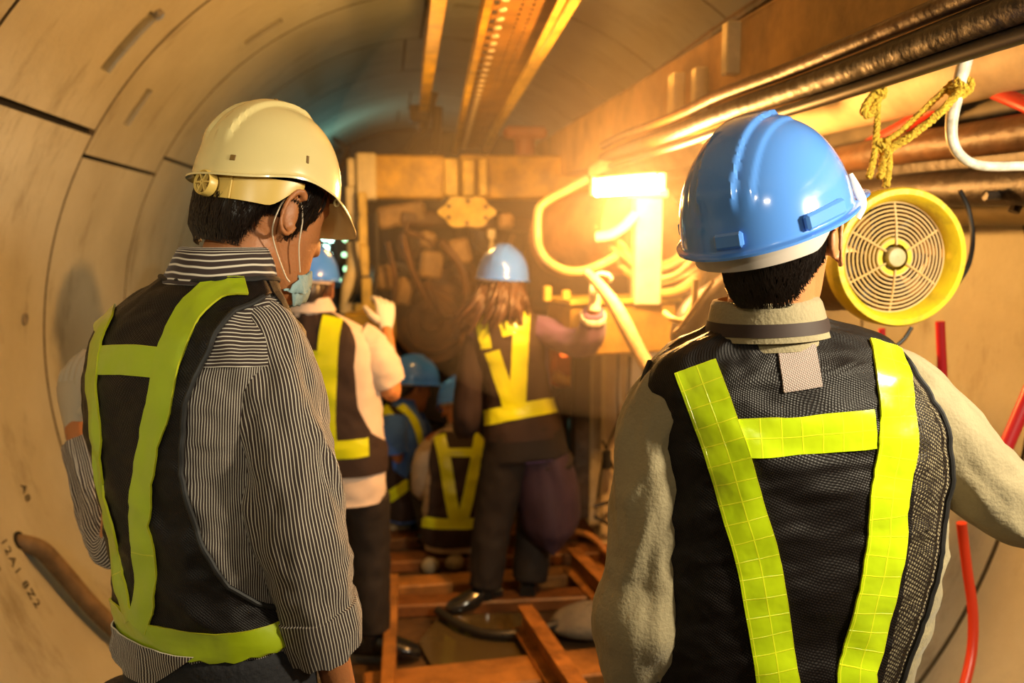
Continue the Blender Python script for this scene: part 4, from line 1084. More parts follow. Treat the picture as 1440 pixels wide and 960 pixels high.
def person(cfg):
    """everything is given in world space and stored under one Empty at the feet"""
    c = cfg; e = empty('person', V((*c['base'], c.get('bz', 0))), -R(c['phi']), c['label'], 'person'); inv = inv_of(e)
    ph = R(c['phi']); r0 = V((math.cos(ph), -math.sin(ph), c.get('tilt', 0))); f0 = V((math.sin(ph), math.cos(ph), 0))
    T = c['torso']; cs = [V(t[0]) for t in T]; tot = sum((b - a).length for a, b in zip(cs, cs[1:])); keys = []; d = 0
    for i, t in enumerate(T):
        if i: d += (cs[i] - cs[i - 1]).length
        sp = (cs[min(i + 1, len(cs) - 1)] - cs[max(i - 1, 0)]).normalized() if c.get('lean') else V((0, 0, 1))
        f = (f0 - sp * f0.dot(sp)).normalized()
        keys.append((d / tot, cs[i], r0, f, t[1], t[2], t[3] if len(t) > 3 else 2.3))
    lt = Loft(keys, folds(c.get('seed', 1), c.get('fold', .006), amp2=c.get('fold', .006) * .3), c.get('us', 1.25))
    vox = c.get('vox', .007); fg = c.get('fg', False)
    bmb = MB()
    slim = Loft([(k[0], k[1], k[2], k[3], max(k[4] - .035, .03), max(k[5] - .03, .03), k[6]) for k in keys]); add_mb(bmb, slim.mesh(30, 40))
    hc = V(c['head'][0]); Rh = rot_head(*c['head'][1:4]); hs = c.get('hs', 1.)
    MH = fm(Rh, hc) @ Matrix.Scale(hs, 4)
    add_mb(bmb, head_mb(), MH)
    nb = cs[-1] + V((0, 0, -.06)); nt = MH @ V((0, -.018, -.02)); nr = c.get('neck', .058) * hs
    bmb.tube([nb, nb.lerp(nt, .35), nb.lerp(nt, .7), nt], [nr * 1.15, nr * 1.02, nr, nr * .95], 22, 4)
    for A in c.get('arms', []):
        p = [V(q) for q in A['pts']]; ra = A.get('bone', [.045, .042, .036, .033, .026])
        ra = [interp([(0, .034), (.25, .04), (.45, .038), (.55, .034), (1, .026)], i / (len(p) - 1)) * hs for i in range(len(p))]
        bmb.tube(p, ra, 14, 4)
        hm = hand_mb(p[-1] + (p[-1] - p[-2]).normalized() * .01, A['hd'], A['hn'], A['hsd'], hs * .98, A.get('curl', 35)); add_mb(bmb, hm)
    for Lg in c.get('legs', []):
        p = [V(q) for q in Lg['pts']]; ra = [interp([(0, .075), (.5, .052), (.6, .05), (1, .036)], i / (len(p) - 1)) for i in range(len(p))]
        bmb.tube(p, ra, 14, 4); a = p[-1]; dd = V(Lg['dir']).normalized(); bmb.tube([a + V((0, 0, -.02)) - dd * .03, a + V((0, 0, -.045)) + dd * .06, a + V((0, 0, -.055)) + dd * .14], [.034, .032, .02], 10, 3)
    make_body(bmb, inv, e, c.get('skin', m_skin), vox)
    # clothes
    n1, n2 = (150, 140) if fg else (50, 48)
    shirt = lt.mesh(n1, n2).build('shirt', c['shirt'], e, smooth=70, local=inv)
    vsh = c.get('vshirt')
    for A in c.get('arms', []):
        p = [V(q) for q in A['sl']]; lf = limb(p, A['sr'], folds(A.get('seed', 3), A.get('fold', .007), fu=2.5, fv=5, amp2=.002), A.get('flat', 1.), ref=A.get('ref', (1, .2, 0)))
        mb = lf.mesh(90 if fg else 36, 64 if fg else 32)
        so = mb.build('sleeve', A.get('m', c['shirt']), e, smooth=70, local=inv)
        if A.get('cuff'):
            q0, q1, mm, rr_ = A['cuff']; mb = MB(); nn = 40; rows = []
            for v, o in ((q0, -.004), (q0, .005), ((q0 + q1) / 2, .008), (q1, .006), (q1, -.006)): rows.append([lf.at(-180 + 360 * i / nn, v, o) for i in range(nn)])
            U = [[(i / nn * lf.us, v * lf.len) for i in range(nn + 1)] for v in (q0, q0, (q0 + q1) / 2, q1, q1)]
            mb.quadgrid(rows, nn, 5, U, True); mb.build('cuff', mm, so, smooth=60, local=inv)
        if A.get('glove'):
            pe = V(A['pts'][-1]); add = hand_mb(pe + (pe - V(A['pts'][-2])).normalized() * .01, A['hd'], A['hn'], A['hsd'], hs * 1.06, A.get('curl', 35), fat=1.2)
            add.build('glove', m_glove if A['glove'] is True else A['glove'], e, smooth=60, local=inv)
    if c.get('legs'):
        tm = MB()
        k0, k1 = keys[0], None
        v1 = c.get('waist', .18)
        pel = Loft([(k[0], k[1], k[2], k[3], k[4] - .004, k[5] - .003, k[6]) for k in keys], None)
        hip = MB(); rows = []; nn = 48
        for j in range(12):
            v = v1 * (1 - j / 11) ; rows.append([pel.at(-180 + 360 * i / nn, max(v, 0), .012 if c.get('tuck') else -.001) for i in range(nn)])
        b0 = hip.quadgrid(rows, nn, 12, None, True); hip.ngon([b0 + 11 * nn + i for i in range(nn)]); hip.ngon([b0 + i for i in range(nn)][::-1])
        add_mb(tm, hip)
        for Lg in c['legs']:
            lf = limb(Lg['pts'], Lg['rr'], folds(Lg.get('seed', 5), .008, fu=2, fv=6), 1.); add_mb(tm, lf.mesh(50, 36))
        # one continuous pair of trousers
        me = bpy.data.meshes.new('tmp'); me.from_pydata([tuple(inv @ p) for p in tm.v], [], tm.f)
        bm = bmesh.new(); bm.from_mesh(me); bmesh.ops.recalc_face_normals(bm, faces=bm.faces); bm.to_mesh(me); bm.free()
        o = bpy.data.objects.new('tmp', me); COL.objects.link(o); md = o.modifiers.new('r', 'REMESH'); md.mode = 'VOXEL'; md.voxel_size = .010; md.use_smooth_shade = True
        s_ = o.modifiers.new('s', 'SMOOTH'); s_.iterations = 3
        m2 = bpy.data.meshes.new_from_object(o.evaluated_get(bpy.context.evaluated_depsgraph_get())); m2.materials.clear(); m2.materials.append(c['trousers']); bpy.data.objects.remove(o)
        to = bpy.data.objects.new('trousers', m2); COL.objects.link(to); to.parent = e
        for Lg in c['legs']: boot(e, inv, Lg['pts'][-1], Lg['dir'], c.get('bootm', m_bootr), Lg.get('shaft', .25), top=Lg['pts'][-2])
    return e, inv, lt, MH
m_bootr = mat('shiny_black_boot_rubber', (.012, .012, .013), .15, coat=.6)
def tx(lt, v, x, r0):
    """angle from the back middle where the surface stands x to the right of the section centre"""
    cc, r, f, hw, hd, n = lt.sec(v); q = min(abs(x) / hw, 1.)
    return math.copysign(math.degrees(math.asin(q ** (n / 2))), x)
def vofz(lt, z):
    lo, hi = 0., 1.
    for _ in range(30):
        m = (lo + hi) / 2
        if lt.sec(m)[0].z < z: lo = m
        else: hi = m
    return (lo + hi) / 2

# ================================================================== right front worker
TAPE = (.60, .80, .01)
m_tape = tape_mat('lime_reflective_tape', TAPE)
m_tape_far = mat('lime_tape_plain', (.66, .74, .01), .3, coat=.3, bump=.1, bscale=40)
m_khaki = mat('olive_khaki_cloth', (.35, .29, .165), .8, var=.18, vscale=9, bump=.25, bscale=160, sheen=.2)
m_vest = mesh_mat('black_mesh_vest', (.005, .0035, .0035), .0031, 0)
m_net = mesh_mat('open_black_net', (.02, .014, .012), .0048, .36)
m_bind = mat('black_glossy_binding', (.008, .007, .007), .6)
m_navy = mat('dark_navy_trousers', (.012, .012, .016), .8, bump=.3, bscale=120)
bx, by = .625, 1.31
def Lz(lst, bx, by, phi):
    ph = R(phi); r = V((math.cos(ph), -math.sin(ph), 0)); f = V((math.sin(ph), math.cos(ph), 0))
    return [(V((bx, by, 0)) + r * a + f * b + V((0, 0, z)), hw, hd, n) for a, b, z, hw, hd, n in lst]
tor = Lz([(.02, 0, .80, .215, .125, 2.4), (.03, 0, .93, .235, .125, 2.4), (.043, 0, 1.06, .250, .13, 2.4), (.047, 0, 1.20, .253, .13, 2.4), (.040, .0, 1.31, .246, .13, 2.4), (.018, 0, 1.385, .222, .12, 2.4), (.0, .0, 1.43, .205, .105, 2.5),
          (-.005, .0, 1.462, .182, .085, 2.4), (-.01, .0, 1.480, .145, .074, 2.2), (-.014, 0, 1.494, .100, .068, 2.1), (-.018, .0, 1.512, .074, .062, 2.)], bx, by, 4)
hR = V((.612, 1.285, 1.628))
legs = lambda bx, by, s=.10: [dict(pts=[(bx + q * s, by, .86), (bx + q * s * 1.1, by + .01, .5), (bx + q * s * 1.2, by, .1)], rr=[.10, .078, .065], dir=(q * .2, 1, 0), seed=4 + q) for q in (-1, 1)]
Rp = dict(base=(bx, by), phi=4, tilt=.07, seed=2.4, fold=.008, fg=True, vox=.0042,
          label='nearest man on the right, back turned, blue hard hat, black mesh vest over olive shirt',
          torso=tor, head=(hR, 42, -4, -3), neck=.064, shirt=m_khaki, trousers=m_navy, legs=legs(bx, by), hs=1.02, skin=m_skin,
          arms=[dict(pts=[(.465, 1.32, 1.40), (.425, 1.31, 1.25), (.42, 1.31, 1.08), (.42, 1.33, .95), (.43, 1.37, .82)], hd=(.05, .25, -1), hn=(1, 0, 0), hsd=(0, 1, 0),
                     sl=[(.50, 1.33, 1.42), (.455, 1.32, 1.385), (.425, 1.31, 1.31), (.415, 1.30, 1.20), (.412, 1.30, 1.10), (.405, 1.30, 1.03), (.41, 1.32, .95), (.43, 1.36, .85)], sr=[.05, .060, .060, .060, .063, .075, .066, .052], seed=5, fold=.009, ref=(1, .2, 0)),
                dict(pts=[(.80, 1.32, 1.395), (.93, 1.30, 1.30), (1.05, 1.29, 1.185), (1.18, 1.34, 1.19), (1.32, 1.42, 1.22)], hd=(.8, .5, .2), hn=(0, -.3, 1), hsd=(-.4, .8, 0), curl=45,
                     sl=[(.74, 1.33, 1.41), (.80, 1.32, 1.41), (.865, 1.31, 1.375), (.94, 1.295, 1.30), (1.01, 1.285, 1.225), (1.07, 1.285, 1.185), (1.16, 1.32, 1.18), (1.29, 1.40, 1.215)], sr=[.055, .066, .068, .068, .066, .064, .056, .045], seed=8, fold=.011, ref=(0, -1, 0))])
e, inv, lt, MH = person(Rp); eR = e
Rm = inv_of(e)
# collar
def collar(parent, inv, c, r0, f0, secs, material, name='collar', t=.004, tilt=0., opening=0, swap=True, us=.5):
    keys = []; n = len(secs)
    for i, (dx, dy, z, hw, hd) in enumerate(secs): keys.append((i / (n - 1), V(c) + r0 * dx + f0 * dy + V((0, 0, z)), r0 + V((0, 0, tilt)), f0, hw, hd, 2.))
    L_ = Loft(keys, None, us); a = 180 - opening
    mb = L_.panel(lambda v: -a, lambda v: a, 0, 1, 0, 80, 16, thick=t, swap=swap)
    return mb.build(name, material, parent, smooth=60, local=inv)
ph = R(4); r0 = V((math.cos(ph), -math.sin(ph), 0)); f0 = V((math.sin(ph), math.cos(ph), 0))
co = collar(e, inv, (bx, by, 0), r0, f0, [(-.012, -.008, 1.474, .102, .090), (-.015, -.008, 1.500, .088, .084), (-.018, -.008, 1.524, .080, .080), (-.02, -.006, 1.546, .077, .077), (-.02, -.008, 1.541, .083, .083), (-.017, -.008, 1.508, .091, .089), (-.015, -.008, 1.488, .099, .094)], m_khaki, tilt=.05)
collar(e, inv, (bx, by, 0), r0, f0, [(-.0165, -.008, 1.498, .1000, .0965), (-.018, -.008, 1.518, .0940, .0925)], mat('dark_brown_band', (.035, .018, .014), .7), 'collar_band', tilt=.05)
# vest: back panel, two front panels
Z = lambda v: lt.sec(v)[0].z
eL = [(.80, -.20), (.95, -.222), (1.10, -.245), (1.25, -.25), (1.34, -.24), (1.42, -.215), (1.455, -.22)]
eRt = [(.80, .13), (.95, .150), (1.10, .182), (1.25, .205), (1.34, .208), (1.40, .200), (1.43, .195), (1.455, .2)]
def TL(v):
    z = Z(v)
    if z > 1.455: return -100 + 0 * z
    a = tx(lt, v, interp(eL, z), r0); k = smoothstep(1.435, 1.456, z); return a * (1 - k) - 100 * k
def TRr(v):
    z = Z(v)
    if z > 1.455: return 100
    a = tx(lt, v, interp(eRt, z), r0); k = smoothstep(1.435, 1.456, z); return a * (1 - k) + 100 * k
v0, vt = 0.02, vofz(lt, 1.505)
full = lt.panel(TL, TRr, v0, vt, .009, 110, 130).build('tmp', m_vest, e, local=inv); bv = bvh_of(full, inv.inverted()); bpy.data.objects.remove(full)
def TM(v):
    z = Z(v); a = tx(lt, v, interp([(.80, .10), (1.0, .115), (1.2, .128), (1.36, .135), (1.45, .14)], z), r0); k = smoothstep(1.405, 1.44, z); return a * (1 - k) + TRr(v) * k
mb = lt.panel(TL, TM, v0, vt, .009, 110, 130)
lt.panel(lambda v: 100, lambda v: 150, v0, vt, .009, 20, 60, mb); lt.panel(lambda v: -150, lambda v: -100, v0, vt, .009, 20, 60, mb)
vest = mb.build('vest', m_vest, e, smooth=60, local=inv)
mb = MB(); P = []; U = []
va_, vb_ = v0, vofz(lt, 1.438)
for q in range(90):
    v = va_ + (vb_ - va_) * q / 89; a = TM(v) - 1; b = TRr(v)
    P.append([lt.at(a + (b - a) * u_ / 23, v, .0085) for u_ in range(24)]); U.append([((a + (b - a) * u_ / 23) / 360 * lt.us, v * lt.len) for u_ in range(24)])
mb.quadgrid(P, 24, 90, U); mb.build('net_panel', m_net, vest, smooth=60, local=inv, recalc=False)["label"] = 'open net side panel'
def net_l(v): return tx(lt, v, interp(eL, Z(v)), r0)
# open net side strip between right tape and the edge
sideb = MB()
bvS = bv
def edge_pts(fn, va, vb, off=.010, n=60): return [lt.at(fn(va + (vb - va) * i / (n - 1)), va + (vb - va) * i / (n - 1), off) for i in range(n)]
vb1 = vofz(lt, 1.452)
for fn_ in (TRr, TL): MB().tube(edge_pts(fn_, v0, vb1), .0048, 8).build('binding', m_bind, vest, local=inv)
# neck binding
MB().tube([lt.at(-150 + 300 * i / 50, vt, .009) for i in range(51)], .0045, 8).build('binding', m_bind, vest, local=inv)
ribbon(bv, [(978, 516), (1000, 575), (1023, 640), (1046, 720), (1068, 800), (1094, 960), (1106, 1040)], .066, 'reflective_tape', m_tape, vest, inv, wrk=.002)
ribbon(bv, [(1247, 484), (1258, 540), (1263, 600), (1261, 640), (1250, 700), (1247, 760), (1238, 810), (1222, 880), (1206, 940), (1206, 1000), (1212, 1050)], .066, 'reflective_tape', m_tape, vest, inv, wrk=.003)
ribbon(bv, [(1040, 617), (1100, 614), (1160, 609), (1232, 603)], .060, 'reflective_tape', m_tape, vest, inv, off=.0015, wrk=.002)
ribbon(bv, [(1119, 484), (1124, 515), (1129, 548)], .060, 'label_patch', mesh_mat('silver_grey_patch', (.30, .24, .22), .0028, 0), vest, inv, off=.002, wrk=.0004)
# shirt side seam / chest fold right
# helmet
RH = rot_head(50, -17, -5); MHe = fm(RH, hR + V((-.020, -.004, .042))) @ Matrix.Scale(1.06, 4)
hel, Pf, T = helmet(MHe, e, inv, 'blue', m_blue_h, m_greyband)
def slot(P, T, a, e0, w, h, d, material, parent, name, rot=0.):
    p = P(R(a), R(e0)); q = (P(R(a + 2), R(e0)) - P(R(a - 2), R(e0))).normalized(); u = (P(R(a), R(e0 + 2)) - P(R(a), R(e0 - 2))).normalized(); n = q.cross(u).normalized()
    if n.dot(p) < 0: n = -n
    M3 = Matrix((q, u, n)).transposed() @ Matrix.Rotation(rot, 3, 'Z')
    return MB().box(p, (w, h, d), M3, 0, d * .3).build(name, material, parent, smooth=25, local=T)
slot(Pf, T, 172, 8, .040, .022, .012, m_blue_h, hel, 'rear_clip'); slot(Pf, T, 110, 7, .080, .022, .012, m_blue_h, hel, 'side_slot')
slot(Pf, T, -103, 7, .05, .022, .012, m_blue_h, hel, 'side_slot')
mb = MB()
for k in range(3):
    a = R(150 + 4.4 * k) ; mb.sphere(V((.118 * .905 * math.sin(a), .150 * .905 * math.cos(a), -.008)), .0022, 6)
mb.build('band_studs', m_cream, hel, local=T)
mb = MB(); pts = [Pf(R(62), R(16), .004), Pf(R(64), R(8), .006), V((.113, .075, -.004)), V((.108, .062, -.022))]
mb.tube(pts, [.003, .006, .0065, .004], 8, 4, flat=.3); mb.build('strap_clip', mat('off_white_strap', (.80, .70, .60), .5), hel, local=T)
hair_part(MH, e, inv, lambda t: -.072 + .060 * smoothstep(25, 84, abs(t)), 84, 2800, .016, off=.001, z_top=.04, seed=4)

# ================================================================== left front worker
m_stripe = stripe_mat('pinstripe_cloth', (.66, .60, .50), (.040, .026, .024), .0054, .15)
bx, by, phL = -.325, 1.47, 40
tor = Lz([(.04, 0, .80, .175, .12, 2.3), (.035, 0, .95, .17, .12, 2.3), (.025, 0, 1.08, .17, .12, 2.3), (.01, 0, 1.22, .182, .12, 2.3), (0, 0, 1.34, .20, .122, 2.4), (.0, 0.005, 1.43, .205, .118, 2.4), (.005, .01, 1.485, .198, .104, 2.4),
          (.012, .02, 1.525, .165, .088, 2.3), (.02, .03, 1.553, .125, .078, 2.2), (.026, .042, 1.575, .090, .070, 2.1), (.03, .05, 1.595, .072, .064, 2.)], bx, by, phL)
hL = V((-.210, 1.535, 1.672))
sh = W(398, 470, 1.36)
Lp = dict(base=(bx, by), phi=phL, tilt=.0, seed=5.1, fold=.008, fg=True, vox=.0042,
          label='man on the left in cream hard hat and striped shirt, face mask under chin',
          torso=tor, head=(hL, 50, 20, 0), neck=.062, tuck=True, waist=.245, shirt=m_stripe, trousers=m_navy, legs=legs(bx, by), hs=1.05, skin=m_skin2,
          arms=[dict(pts=[W(362, 475, 1.42), W(396, 600, 1.36), W(425, 745, 1.36), W(450, 850, 1.38), W(482, 985, 1.44)], hd=(.2, .3, -1), hn=(-1, .3, 0), hsd=(0, 1, .2),
                     sl=[W(335, 462, 1.43), W(368, 478, 1.40), W(386, 530, 1.375), W(397, 600, 1.355), W(410, 680, 1.345), W(422, 750, 1.35), W(436, 810, 1.36), W(448, 870, 1.37), W(454, 902, 1.385)], sr=[.05, .062, .068, .071, .073, .074, .066, .060, .056], seed=3.3, fold=.012, ref=(0, -1, 0), flat=.95,
                     cuff=(.86, .99, m_stripe, 0)),
                dict(pts=[(-.44, 1.60, 1.44), (-.49, 1.68, 1.28), W(165, 765, 1.80), W(132, 690, 1.95), W(108, 600, 2.08)], hd=(-.12, .1, 1), hn=(.8, 1, 0), hsd=(.8, -.6, 0), curl=22, glove=mat('beige_grey_glove', (.42, .36, .26), .8),  # glove in a greyer tone than the white ones
                     sl=[(-.44, 1.60, 1.44), (-.49, 1.68, 1.28), W(184, 720, 1.76), W(170, 765, 1.80), W(152, 735, 1.88), W(132, 680, 1.98), W(116, 625, 2.05)], sr=[.042, .045, .046, .050, .050, .046, .040], seed=9, fold=.008, ref=(0, -1, 0))])
e, inv, lt, MH = person(Lp)
ph = R(phL); r0 = V((math.cos(ph), -math.sin(ph), 0)); f0 = V((math.sin(ph), math.cos(ph), 0))
collar(e, inv, (bx, by, 0), r0, f0, [(.024, .036, 1.560, .098, .080), (.028, .046, 1.590, .078, .072), (.031, .054, 1.618, .071, .068), (.031, .054, 1.628, .072, .069), (.030, .052, 1.620, .077, .073), (.026, .042, 1.572, .098, .084)], m_stripe, opening=14)
Z = lambda v: lt.sec(v)[0].z
wedge = [(.95, 115), (1.05, 100), (1.08, 72), (1.12, 52), (1.2, 38), (1.3, 31), (1.40, 33), (1.46, 38), (1.50, 44), (1.53, 56), (1.552, 96)]
def TL(v): return -100
def TRl(v): return interp(wedge, Z(v))
v0, vt = vofz(lt, 1.0), vofz(lt, 1.572)
mb = lt.panel(TL, TRl, v0, vt, .008, 100, 130)
lt.panel(lambda v: -150, lambda v: -100, v0, vt, .008, 20, 60, mb); lt.panel(lambda v: 100 + 0 * v, lambda v: 150, v0, vt, .008, 20, 60, mb)
vest = mb.build('vest', m_vest, e, smooth=60, local=inv)
# shirt tail peeping out under the vest hem
va, vb = vofz(lt, .945), vofz(lt, 1.01)
lt.panel(lambda v: -62 + (vb - v) / (vb - va) * 18, lambda v: 30 - (vb - v) / (vb - va) * 30, va, vb, .018, 50, 14).build('shirt_tail', m_stripe, e, smooth=60, local=inv)
vb1 = vofz(lt, 1.545)
MB().tube(edge_pts(TRl, vofz(lt, 1.05), vb1), .0045, 8).build('binding', m_bind, vest, local=inv); MB().tube([lt.at(-150 + 300 * i / 50, vt, .009) for i in range(51)], .0045, 8).build('binding', m_bind, vest, local=inv)
# yoke with its stripes running across the shoulder
ya, yb = vofz(lt, 1.455), vofz(lt, 1.548)
lt.panel(lambda v: 22, lambda v: 140, ya, yb, .0035, 60, 24, swap=True, thick=.003).build('yoke', m_stripe, e, smooth=60, local=inv)
bv = bvh_of(vest, inv.inverted()); m_tl = tape_mat('shaded_lime_tape', (.36, .46, .010), .5, .3)  # lime tape darkened for the weaker light on this man
ribbon(bv, [(170, 392, .04), (160, 418, .045), (146, 455, .046), (134, 500, .044), (131, 540, .04), (134, 600, .03), (140, 660, .024), (152, 720, .026), (165, 780, .034), (172, 830, .034), (184, 872, .04)], .04, 'reflective_tape', m_tl, vest, inv, wrk=.003)
ribbon(bv, [(345, 402, .052), (318, 402, .050), (292, 412, .052), (268, 438, .052), (250, 470, .052), (234, 520, .048), (222, 580, .046), (208, 640, .044), (199, 700, .046), (198, 740, .046), (206, 800, .048), (204, 840, .046), (196, 880, .044)], .048, 'reflective_tape', m_tl, vest, inv, wrk=.003)
ribbon(bv, [(138, 506), (175, 506), (240, 512)], .048, 'reflective_tape', m_tl, vest, inv, off=.0018)
hem = [lt.at(-98 + 196 * i / 30, vofz(lt, 1.022), .01) for i in range(31)]
ribbon(bv, hem, .048, 'reflective_tape', m_tl, vest, inv, px=False, wrk=.002)
RH = rot_head(50, 13, 0); MHe = fm(RH, hL + V((.012, 0, .016)) + RH @ V((0, -.012, .040))) @ Matrix.Scale(.94, 4)
hel, Pf, T = helmet(MHe, e, inv, 'cream', m_cream_h, m_cream_b)
# ratchet knob on the nape strap
kc = V((.022, -.129, -.026)); kn = V((.16, -1, .0)).normalized()
kz = MB(); kz.revolve([(.018, .008), (.0195, .012), (.0205, .012), (.022, .009), (.022, -.004), (.018, -.006)], kc, kn, 36)
kn_o = kz.build('ratchet_knob', m_cream_b, hel, local=T)
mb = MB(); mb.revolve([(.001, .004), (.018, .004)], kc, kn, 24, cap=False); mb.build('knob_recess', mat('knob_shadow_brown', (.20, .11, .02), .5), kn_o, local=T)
mb = MB(); u = kn.orthogonal().normalized(); w = kn.cross(u)
for k in range(6):
    a = k * PI / 3 + .3; d = u * math.cos(a) + w * math.sin(a); mb.beam(kc + kn * .008 + d * .003, kc + kn * .008 + d * .019, .003, .007, up=kn, bev=.0005)
mb.revolve([(.001, .012), (.005, .012), (.0055, .004)], kc, kn, 16); mb.build('knob_spokes', m_cream_b, kn_o, smooth=25, local=T)
for az in (148, 212):
    a = R(az); p = V((.118 * .925 * math.sin(a), .136 * .925 * math.cos(a), -.022)); tdir = V((math.cos(a), -math.sin(a), 0))
    MB().box(p, (.004, .003, .05), Matrix((tdir, tdir.cross(V((0, 0, 1))) * -1, V((0, 0, 1)))).transposed(), 0, .001).build('band_ridge', m_cream_b, hel, smooth=20, local=T)
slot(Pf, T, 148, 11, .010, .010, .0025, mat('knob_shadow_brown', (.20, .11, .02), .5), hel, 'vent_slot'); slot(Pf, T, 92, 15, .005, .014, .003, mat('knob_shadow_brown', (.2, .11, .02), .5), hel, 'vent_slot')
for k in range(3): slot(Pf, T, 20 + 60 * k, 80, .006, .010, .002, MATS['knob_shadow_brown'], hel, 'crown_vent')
mb = MB(); c = V((.095, .085, -.004)); pts = [c + V((.0, .005 * math.cos(a), .006 * math.sin(a) - .002)) for a in [2 * PI * i / 14 for i in range(15)]]; mb.tube(pts, .0018, 6, cap=False); mb.build('strap_eyelet', m_cream_h, hel, local=T)
hair_part(MH, e, inv, lambda t: -.056 + .063 * smoothstep(50, 76, abs(t)) - .03 * smoothstep(88, 98, abs(t)) * (1 - smoothstep(100, 116, abs(t))), 120, 2400, .024, off=.008, z_top=.07, seed=8)
# face mask pulled under the chin with ear loops
m_mask = mat('pale_teal_mask', (.28, .42, .44), .8, bump=.2, bscale=150)
mk = empty('x', (0, 0, 0)); bpy.data.objects.remove(mk)
Tm = inv @ MH; rows = []
for j in range(10):
    row = []
    for i in range(30):
        f = i / 29 * 2 - 1; t = 180 + f * 70
        q = HL.raw(t, vz(-.082)); q = V((q.x * (1.05 + .1 * (j / 9)), q.y + .012 - .018 * abs(f), -.060 - .062 * (j / 9) * (1 - .35 * abs(f)) + .008 * math.sin(f * 9 + j)))
        if j > 5: q.y -= .006 * (j - 5)
        row.append(q + V((0, .004 * (j % 2), 0)))
    rows.append(row)
mb = MB(); mb.quadgrid(rows, 30, 10); mo = mb.build('face_mask', m_mask, e, smooth=70, local=Tm, recalc=False); md = mo.modifiers.new('t', 'SOLIDIFY'); md.thickness = .0015
m_loop = mat('mask_elastic', (.75, .62, .45), .6)
for s in (-1, 1):
    c = V((s * .088, -.012, .012))
    MB().tube([V((s * .071, .045, -.068)), V((s * .083, .022, -.03)), V((s * .088, .012, .012)), V((s * .088, -.004, .040)), V((s * .088, -.022, .036)), V((s * .090, -.034, .010)), V((s * .082, -.028, -.03)), V((s * .070, .018, -.078)), V((s * .067, .034, -.088))], .0011, 6, 6).build('ear_loop', m_loop, mo, local=Tm)

# ================================================================== workers farther back
def tors(pts): return [(W(x, y, Y), hw, hd, n) for x, y, Y, hw, hd, n in pts]
def std_vest(lt, e, inv, tl, tr, va, vb, material=None, off=.008):
    mb = lt.panel(tl, tr, va, vb, off, 40, 40); return mb.build('vest', material or m_vestf, e, smooth=60, local=inv)
m_vestf = mat('dark_brown_vest_cloth', (.026, .012, .009), .8, bump=.2, bscale=150)
m_white_s = mat('pinkish_white_shirt', (.66, .55, .48), .8, var=.12, vscale=8, sheen=.1)
m_purple = mat('dusty_purple_shirt', (.17, .09, .26), .8, var=.25, vscale=8, sheen=.2)
m_blue_s = mat('bright_blue_shirt', (.05, .16, .62), .8, var=.2, vscale=8, sheen=.2)
m_grey_s = mat('tan_grey_shirt', (.40, .30, .20), .8, var=.2, vscale=8)
m_trs = mat('black_brown_trousers', (.012, .007, .006), .8, var=.3)
m_blue_f = mat('blue_helmet_far', (.05, .22, .92), .2, coat=.4)
# --- white shirted worker
Y = 3.3
tor = tors([(482, 700, Y, .165, .12, 2.3), (478, 640, Y, .175, .125, 2.3), (470, 580, Y, .18, .125, 2.3), (464, 520, Y, .19, .125, 2.4), (458, 480, Y, .185, .11, 2.4), (452, 460, Y, .15, .09, 2.3), (445, 447, Y, .10, .075, 2.1), (440, 438, Y, .068, .06, 2.), (438, 430, Y, .06, .056, 2.)])
c0 = tor[0][0]
def LG(hip, knee, ank, d, rr=(.09, .07, .055), seed=3, shaft=.25): return dict(pts=[hip, knee, ank], rr=list(rr), dir=d, seed=seed, shaft=shaft)
Mp = dict(base=(c0.x, Y), phi=8, seed=7, fold=.008, label='worker in white shirt, dark vest and blue hard hat standing just behind left man', torso=tor, head=(W(433, 412, Y + .03), 6, 12, 0), shirt=m_white_s, trousers=m_trs,
          legs=[LG((c0.x - .09, Y, .62), (c0.x - .08, Y + .02, .42), (c0.x - .09, Y, .1), (-.2, 1, 0)), LG((c0.x + .08, Y, .64), W(520, 770, Y), WZ(524, 890, .1), (.9, -.2, 0), (.10, .08, .065), shaft=.28)], neck=.055, tuck=False, waist=.05, hs=.98,
          arms=[dict(pts=[W(508, 478, Y), W(530, 515, Y - .02), W(551, 553, Y), W(549, 512, Y + .15), W(543, 462, Y + .25)], hd=(0, .3, 1), hn=(-.5, 1, 0), hsd=(-1, -.3, 0), curl=45, glove=True,
                     sl=[W(500, 474, Y), W(518, 490, Y), W(533, 515, Y - .02), W(543, 537, Y - .01)], sr=[.07, .078, .078, .072], ref=(1, -1, 0)),
                dict(pts=[W(408, 478, Y), W(395, 540, Y), W(400, 590, Y + .1), W(430, 570, Y + .25), W(445, 560, Y + .35)], hd=(.5, 1, 0), hn=(0, 0, -1), hsd=(1, 0, 0),
                     sl=[W(415, 474, Y), W(400, 500, Y), W(395, 535, Y)], sr=[.07, .075, .07])])
e, inv, lt, MH = person(Mp)
vs = std_vest(lt, e, inv, lambda v: -100, lambda v: interp([(0, 100), (.28, 100), (.36, 52), (.5, 34), (.7, 32), (.86, 44), (.93, 60), (1, 75)], v), .16, .965)
bv = bvh_of(vs, inv.inverted())
ribbon(bv, [(468, 446), (462, 480), (459, 540), (458, 600), (462, 640)], .075, 'reflective_tape', m_tape_far, vs, inv)
ribbon(bv, [(400, 508), (430, 506), (455, 506)], .07, 'reflective_tape', m_tape_far, vs, inv)
ribbon(bv, [(400, 640), (450, 634), (490, 632), (518, 628)], .07, 'reflective_tape', m_tape_far, vs, inv)
helmet(fm(rot_head(8, 8), MH @ V((0, 0, .046))), e, inv, 'far', m_blue_f, m_white_s, False)
hair_part(MH, e, inv, lambda t: -.05 + .05 * smoothstep(50, 85, abs(t)), 95, 100, .02, seed=2)
